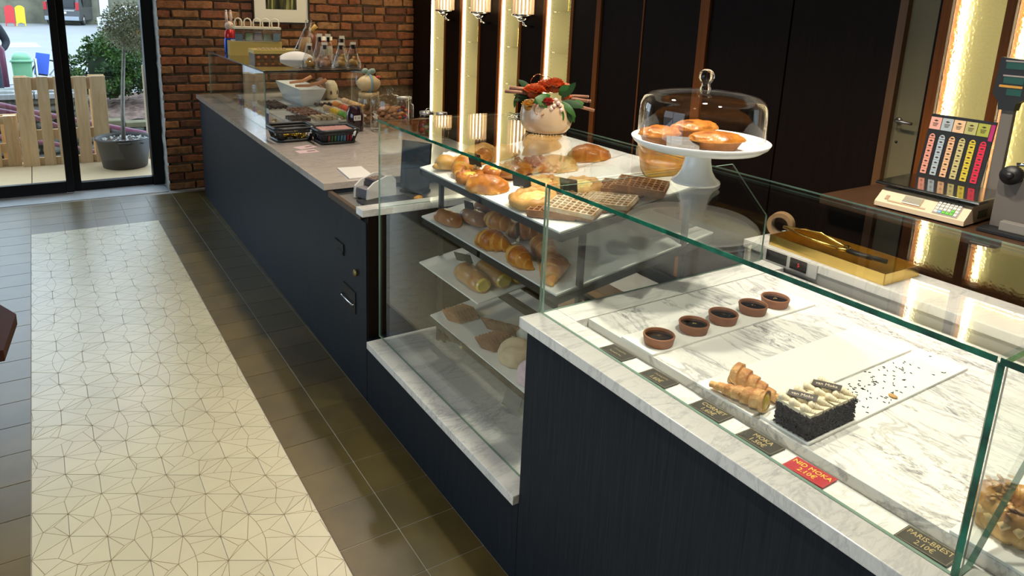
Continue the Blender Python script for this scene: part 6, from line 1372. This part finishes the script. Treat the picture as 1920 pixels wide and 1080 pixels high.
for i in range(3): MB().box(-0.28 + 0.43 * i, 0.14 + 0.43 * i, 7.74, 7.95, 0.115 - 0.03 * i, 0.175 - 0.03 * i, 0, 0.01).build('edge_slab', M('mossy_slab', (0.16, 0.145, 0.08), 0.9, var=0.3, vs=6) if i == 0 else bpy.data.materials['mossy_slab'], sw1)
SH = M('shrub_green', (0.055, 0.125, 0.012), 0.6, col2=(0.012, 0.040, 0.008), vs=5)
shb = thing('green_shrub', 'dense dark green layered conifer shrub in the bark bed', 'shrub', (0, 0, 0))
fm = MB(); R = random.Random(4)
for i in range(150):
    d = Vector((R.gauss(0, 1), R.gauss(0, 1), R.gauss(0, 1) + 0.2)).normalized(); k = R.uniform(0.55, 1.0)
    z_ = 0.62 + d.z * 0.47 * k; wid = 0.58 * (1.08 - 0.42 * max(0, (z_ - 0.6) / 0.5))
    p = Vector((0.17 + d.x * wid * k, 9.25 + d.y * 0.5 * k, max(0.34, z_)))
    q = crown(p, 0.10, 0.10, 0.055, 85, 0.045, 0.014, i, 0.2, 0.5); fm.add(q.v, q.f)
tag(fm.build('foliage', SH, shb), kind='stuff')
co = MB().ball((0.17, 9.25, 0.62), 0.30, 0.26, 0.30, 0, 3, 0.3, 6, 3).build('dark_core', M('shrub_dark', (0.008, 0.020, 0.006), 0.9), shb)  # solid dark ball filling the middle of the foliage
MB().cyl((0.17, 9.25, 0.245), 0.05, 0.25, 10).build('stem', BRN2, shb)
sg = thing('white_sign', 'white sign board on dark legs behind the shrub', 'sign', (0.62, 9.9, 0.27), 0.1)
MB().box(-0.10, 0.14, -0.01, 0.01, 0.25, 0.62).build('board', M('sign_white', (0.72, 0.74, 0.75), 0.5), sg)
for a, b_ in ((-0.10, -0.02), (0.13, 0.16)): MB().tube([(a, 0, 0.4), (b_, -0.1, 0.0)], 0.012, 6).build('leg', BLACK, sg)
# purple handrails
PUR = M('plum_paint', (0.17, 0.055, 0.10), 0.4)
hr = thing('handrail', 'plum-coloured sloping handrail behind the pallets', 'railing', (0, 0, 0))
for pts_ in ([(-1.35, 7.0, 0.62), (-0.75, 7.0, 0.425), (0.139, 7.0, 0.178), (0.45, 7.0, 0.09)], [(-1.3, 7.06, 0.52), (-0.738, 7.06, 0.360), (-0.553, 7.06, 0.262), (-0.25, 7.06, 0.12)], [(-1.2, 7.0, 0.22), (-0.597, 7.0, 0.082), (-0.219, 7.0, -0.030), (0.3, 7.0, -0.17)]): MB().tube(pts_, 0.026, 10).build('rail', PUR, hr)
for x, zt in ((-1.2, 0.57), (0.2, 0.16)): MB().cyl((x, 7.0, GZ + 0.02), 0.022, zt - GZ, 10).build('post', PUR, hr)
hr2 = thing('handrail', 'plum-coloured bent tube railing at the far left of the door', 'railing', (0, 0, 0))
MB().tube([(-1.6, 8.6, 1.02), (-1.10, 8.6, 1.00), (-1.03, 8.6, 0.985), (-1.00, 8.6, 0.93), (-0.99, 8.6, 0.50)], 0.032, 10).build('rail', PUR, hr2)
MB().tube([(-1.6, 8.6, 0.6), (-1.6, 8.6, 1.02)], 0.03, 10).build('post', PUR, hr2)
# litter bin, blue crate bag, bicycle
bn = thing('litter_bin', 'green domed litter bin in the street', 'bin', (-0.945, 16.0, GZ))
BG = M('bin_green', (0.10, 0.26, 0.13), 0.5); BGL = M('bin_lid_green', (0.24, 0.50, 0.32), 0.45)
MB().loft([rr(0.145, 0.13, 0.0), rr(0.175, 0.16, 0.74)]).build('bin_body', BG, bn)
MB().loft([rr(0.20, 0.18, 0.74), rr(0.20, 0.18, 0.785)]).build('rim', BGL, bn)
MB().loft([rr(0.165, 0.15, 0.785), rr(0.155, 0.14, 0.86), rr(0.11, 0.10, 0.92), rr(0.03, 0.03, 0.94)]).build('domed_lid', BGL, bn)
MB().cyl((0.24, 0, 0), 0.025, 0.80, 10).build('post', STEEL, bn)
bl = thing('blue_crate', 'blue carrier box beside the green bin in the street', 'box', (-0.595, 16.4, 0.10), (0, 0.16, 0.0)); MB().box(-0.125, 0.125, -0.15, 0.15, -0.22, 0.22, 0, 0.01).build('box', M('cobalt_plastic', (0.06, 0.13, 0.60), 0.4), bl)
MB().box(-0.118, 0.118, -0.151, 0.1, -0.245, -0.215).build('dark_base', BLACK, bl)
bi = thing('bicycle', 'parked silver bicycle partly hidden by the door stile', 'bicycle', (-0.20, 17.0, GZ))
for x in (-0.28, 0.62):
    w = MB(); w.tube([(x + 0.33 * math.cos(2 * PI * i / 32), 0, 0.35 + 0.33 * math.sin(2 * PI * i / 32)) for i in range(32)], 0.018, 6, 0, True); w.build('wheel', BLACK, bi)
f = MB()
for p, q in (((-0.28, 0, 0.35), (0.1, 0, 0.30)), ((0.1, 0, 0.30), (-0.02, 0, 0.85)), ((-0.02, 0, 0.72), (0.48, 0, 0.78)), ((0.1, 0, 0.30), (0.48, 0, 0.70)), ((0.62, 0, 0.35), (0.45, 0, 0.95)), ((-0.28, 0, 0.35), (-0.02, 0, 0.72))): f.tube([p, q], 0.017, 6)
f.build('frame', M('silver_frame', (0.55, 0.56, 0.58), 0.35, 0.6), bi)
sd_ = MB(); sd_.ball((-0.06, 0, 0.90), 0.14, 0.07, 0.035, 0, 2); sd_.build('saddle', M('saddle_dark', (0.04, 0.035, 0.03), 0.5), bi)
MB().tube([(0.42, -0.28, 1.0), (0.45, 0, 0.97), (0.42, 0.28, 1.0)], 0.014, 6).build('handlebar', STEEL, bi)
# pedestrian at the left edge (skin-grown body)
def figure():
    J = {'pel': (0, 0, 0.93), 'sp': (0, 0.01, 1.12), 'ch': (0, 0.02, 1.34), 'nk': (0, 0.0, 1.50), 'hd': (0, -0.02, 1.60), 'ht': (0, -0.02, 1.72)}
    J.update({'sl': (-0.19, 0.01, 1.42), 'el': (-0.27, 0.05, 1.14), 'wl': (-0.20, -0.12, 0.98), 'sr': (0.19, 0.01, 1.42), 'er': (0.29, 0.06, 1.15), 'wr': (0.21, -0.12, 1.00), 'hl': (-0.10, 0, 0.88), 'kl': (-0.11, -0.06, 0.49), 'al': (-0.11, 0.04, 0.09), 'tl': (-0.12, -0.14, 0.03), 'hr': (0.10, 0, 0.88), 'kr': (0.11, 0.03, 0.49), 'ar': (0.11, 0.14, 0.10), 'tr': (0.12, -0.03, 0.03)})
    return J
J = figure(); ps = thing('person', 'person in dark jacket walking in the street at the left edge', 'person', (-1.43, 15.5, GZ), 0.0)
def skin(name, chains, radii, mat):
    names = list(dict.fromkeys(a for c in chains for a in c)); ix = {a: i for i, a in enumerate(names)}
    me = bpy.data.meshes.new(name); me.from_pydata([J[a] for a in names], sorted({tuple(sorted((ix[a], ix[b_]))) for c in chains for a, b_ in zip(c, c[1:])}), [])
    o = link(name, me, ps); o.modifiers.new('skin', 'SKIN'); sv = me.skin_vertices[0].data
    for a, i in ix.items(): sv[i].radius = radii.get(a, (0.05, 0.05)); sv[i].use_root = (i == 0)
    s_ = o.modifiers.new('sub', 'SUBSURF'); s_.levels = s_.render_levels = 2; me.materials.append(mat); return o
JK = M('navy_jacket', (0.012, 0.014, 0.022), 0.7); TR = M('dark_jeans', (0.03, 0.05, 0.07), 0.8); SKN = M('skin', (0.50, 0.30, 0.22), 0.5)
skin('body', [('pel', 'sp', 'ch', 'nk', 'hd', 'ht'), ('ch', 'sl', 'el', 'wl'), ('ch', 'sr', 'er', 'wr'), ('pel', 'hl', 'kl', 'al', 'tl'), ('pel', 'hr', 'kr', 'ar', 'tr')],
     {'pel': (0.15, 0.11), 'sp': (0.145, 0.11), 'ch': (0.18, 0.13), 'nk': (0.06, 0.06), 'hd': (0.085, 0.10), 'ht': (0.06, 0.07), 'sl': (0.08, 0.08), 'el': (0.06, 0.06), 'wl': (0.04, 0.04), 'sr': (0.08, 0.08), 'er': (0.06, 0.06), 'wr': (0.04, 0.04), 'hl': (0.10, 0.10), 'kl': (0.065, 0.065), 'al': (0.045, 0.045), 'tl': (0.04, 0.03), 'hr': (0.10, 0.10), 'kr': (0.065, 0.065), 'ar': (0.045, 0.045), 'tr': (0.04, 0.03)}, TR)
J2 = dict(J); J.update({'wl': (-0.205, -0.11, 0.99), 'wr': (0.213, -0.11, 1.01), 'nk': (0, 0.0, 1.47)})
skin('jacket', [('pel', 'sp', 'ch', 'nk'), ('ch', 'sl', 'el', 'wl'), ('ch', 'sr', 'er', 'wr')], {'pel': (0.175, 0.135), 'sp': (0.17, 0.135), 'ch': (0.205, 0.155), 'nk': (0.085, 0.08), 'sl': (0.10, 0.10), 'el': (0.078, 0.078), 'wl': (0.055, 0.055), 'sr': (0.10, 0.10), 'er': (0.078, 0.078), 'wr': (0.055, 0.055)}, JK)
hd3 = MB(); hd3.ball((0, -0.02, 1.625), 0.085, 0.105, 0.125, 0, 3); hd3.ball((0, -0.125, 1.61), 0.016, 0.02, 0.022, 0, 2); hd3.ball((-0.086, -0.01, 1.62), 0.014, 0.022, 0.032, 0, 2); hd3.ball((0.086, -0.01, 1.62), 0.014, 0.022, 0.032, 0, 2); hd3.build('face', SKN, ps)
MB().ball((0, 0.0, 1.655), 0.096, 0.112, 0.115, 0, 3, 0.1, 9, 1).build('hair', M('dark_hair', (0.03, 0.02, 0.015), 0.8), ps)
for s_ in (-1, 1):
    h_ = MB(); h_.ball((s_ * 0.21, -0.15, 0.955), 0.022, 0.03, 0.042, 0, 2)
    for k in range(4): h_.tube([(s_ * 0.21 + 0.011 * (k - 1.5), -0.165, 0.935), (s_ * 0.21 + 0.011 * (k - 1.5), -0.18, 0.905), (s_ * 0.21 + 0.010 * (k - 1.5), -0.165, 0.875 - 0.006 * (k % 2))], 0.0085, 6)
    h_.tube([(s_ * 0.19, -0.16, 0.965), (s_ * 0.172, -0.185, 0.94), (s_ * 0.170, -0.195, 0.915)], 0.009, 6); h_.build('hand', SKN, ps)
# van, car, coloured board, wall, notice
vn = thing('van', 'dark grey van parked across the street, seen from behind', 'van', (0.78, 50.0, GZ), 0.0)
VP = M('van_grey', (0.085, 0.088, 0.098), 0.3, 0.4, coat=0.5); VG = M('van_glass', (0.02, 0.025, 0.03), 0.08)
vsn = MB(); secs = [(0.0, 0.30), (0.0, 0.95), (0.12, 1.45), (0.30, 1.86), (4.0, 1.90), (4.5, 1.25), (5.2, 1.0), (5.25, 0.35)]
vsn.loft([[(-0.96 + (0.10 if z_ > 1.3 else 0), y + 0.20 * x_off, z_) for y, z_ in secs] if False else [(xx * (0.90 if z_ > 1.4 else 1.0), y, z_) for y, z_ in secs] for xx, x_off in ((-0.96, 0), (-0.90, 0), (0.90, 0), (0.96, 0))], smooth=False).build('body', VP, vn)
MB().box(-0.74, 0.74, -0.02, 0.20, 1.02, 1.62, 0, 0.03).xf(Matrix.Shear('XZ', 4, (0, 0)) if False else Matrix()).build('rear_window', VG, vn)
MB().box(-0.92, 0.92, -0.09, 0.05, 0.32, 0.56, 0, 0.03).build('bumper', M('bumper_grey', (0.32, 0.35, 0.40), 0.4), vn)
for s_ in (-1, 1): MB().box(s_ * 0.86 - 0.09, s_ * 0.86 + 0.09, -0.04, 0.10, 0.92, 1.40, 0, 0.02).build('tail_light', M('tail_red', (0.45, 0.02, 0.03), 0.3) if s_ < 0 else bpy.data.materials['tail_red'], vn)
MB().box(-0.26, 0.26, -0.045, 0.0, 0.72, 0.84).build('number_plate', M('plate_white', (0.7, 0.7, 0.68), 0.5), vn); MB().box(-0.7, 0.7, -0.03, 0.0, 0.88, 0.915).build('chrome_strip', CHROME, vn)
MB().box(0.955, 0.97, 0.9, 3.9, 1.12, 1.62).build('side_window', VG, vn)
for y in (0.85, 4.25):
    for s_ in (-1, 1):
        w = MB(); w.cyl((s_ * 0.82, y, 0.33), 0.33, s_ * 0.16, 22, axis='x'); o = w.build('wheel', BLACK, vn)
        w = MB(); w.cyl((s_ * 0.98, y, 0.33), 0.20, s_ * 0.01, 16, axis='x'); w.build('hub_cap', STEEL, o)
vn.rotation_euler = (0, 0, -0.30)
cr_ = thing('white_car', 'white car parked behind the little tree', 'car', (4.3, 42.0, GZ), 0.5); WC = M('car_white', (0.72, 0.74, 0.76), 0.3, coat=0.5)
cm = MB(); cs_ = [(-2.0, 0.3), (-2.05, 0.8), (-1.2, 0.95), (-0.6, 1.42), (0.9, 1.45), (1.6, 0.98), (2.05, 0.8), (2.05, 0.3)]
cm.loft([[(x, yy, z_) for x, z_ in cs_] for yy in (-0.85, 0.85)], smooth=False).build('body', WC, cr_)
for yy in (-0.86, 0.852): MB().prism([(-1.0, 0.0), (-0.5, 0.40), (0.8, 0.42), (1.3, 0.0)], 0, 0.008).xf(Matrix.Translation((0, yy + 0.008, 0.97)) @ Matrix.Rotation(PI / 2, 4, 'X')).build('side_window', VG, cr_)
for x in (-1.3, 1.3):
    for s_ in (-1, 1): w = MB(); w.cyl((x, s_ * 0.72, 0.32), 0.32, s_ * 0.16, 18, axis='y'); w.build('wheel', BLACK, cr_)
pbn = thing('play_board', 'red and yellow arched barrier boards in front of the far wall', 'barrier', (-1.55, 48.0, GZ))
for i, (c, nm) in enumerate((((0.62, 0.045, 0.05), 'red_panel'), ((0.78, 0.55, 0.03), 'yellow_panel'))):
    x = -0.25 + 0.50 * i; pts_ = [(x - 0.23, 0.0), (x - 0.19, 0.0), (x - 0.17, 0.16), (x, 0.22), (x + 0.17, 0.16), (x + 0.19, 0.0), (x + 0.23, 0.0), (x + 0.23, 1.05), (x + 0.12, 1.15), (x, 1.18), (x - 0.12, 1.15), (x - 0.23, 1.05)]
    MB().prism(pts_, -0.03, 0.03).xf(Matrix.Rotation(PI / 2, 4, 'X')).build(nm, M(nm, c, 0.45), pbn)
sw2 = tag(MB().box(-9, 7, 52.5, 53.2, GZ, 2.6).build('street_wall', M('street_wall_stone', (0.21, 0.20, 0.14), 0.9, col2=(0.12, 0.12, 0.09), vs=1.2)), kind='structure')
tag(MB().box(7, 18, 58, 59, GZ, 5).build('far_facade', M('far_brick', (0.30, 0.17, 0.14), 0.9)), kind='structure')
nb = thing('notice_board', 'pale notice board on the far wall behind the little tree', 'notice board', (2.96, 48.5, GZ)); MB().box(-0.24, 0.24, -0.03, 0.03, 0.75, 1.75).build('panel', M('notice_white', (0.66, 0.70, 0.70), 0.5), nb); MB().box(-0.30, -0.24, -0.04, 0.04, 0, 1.8).build('post', M('notice_post', (0.12, 0.10, 0.08), 0.8), nb); MB().box(0.24, 0.30, -0.04, 0.04, 0, 1.8).build('post', bpy.data.materials['notice_post'], nb)
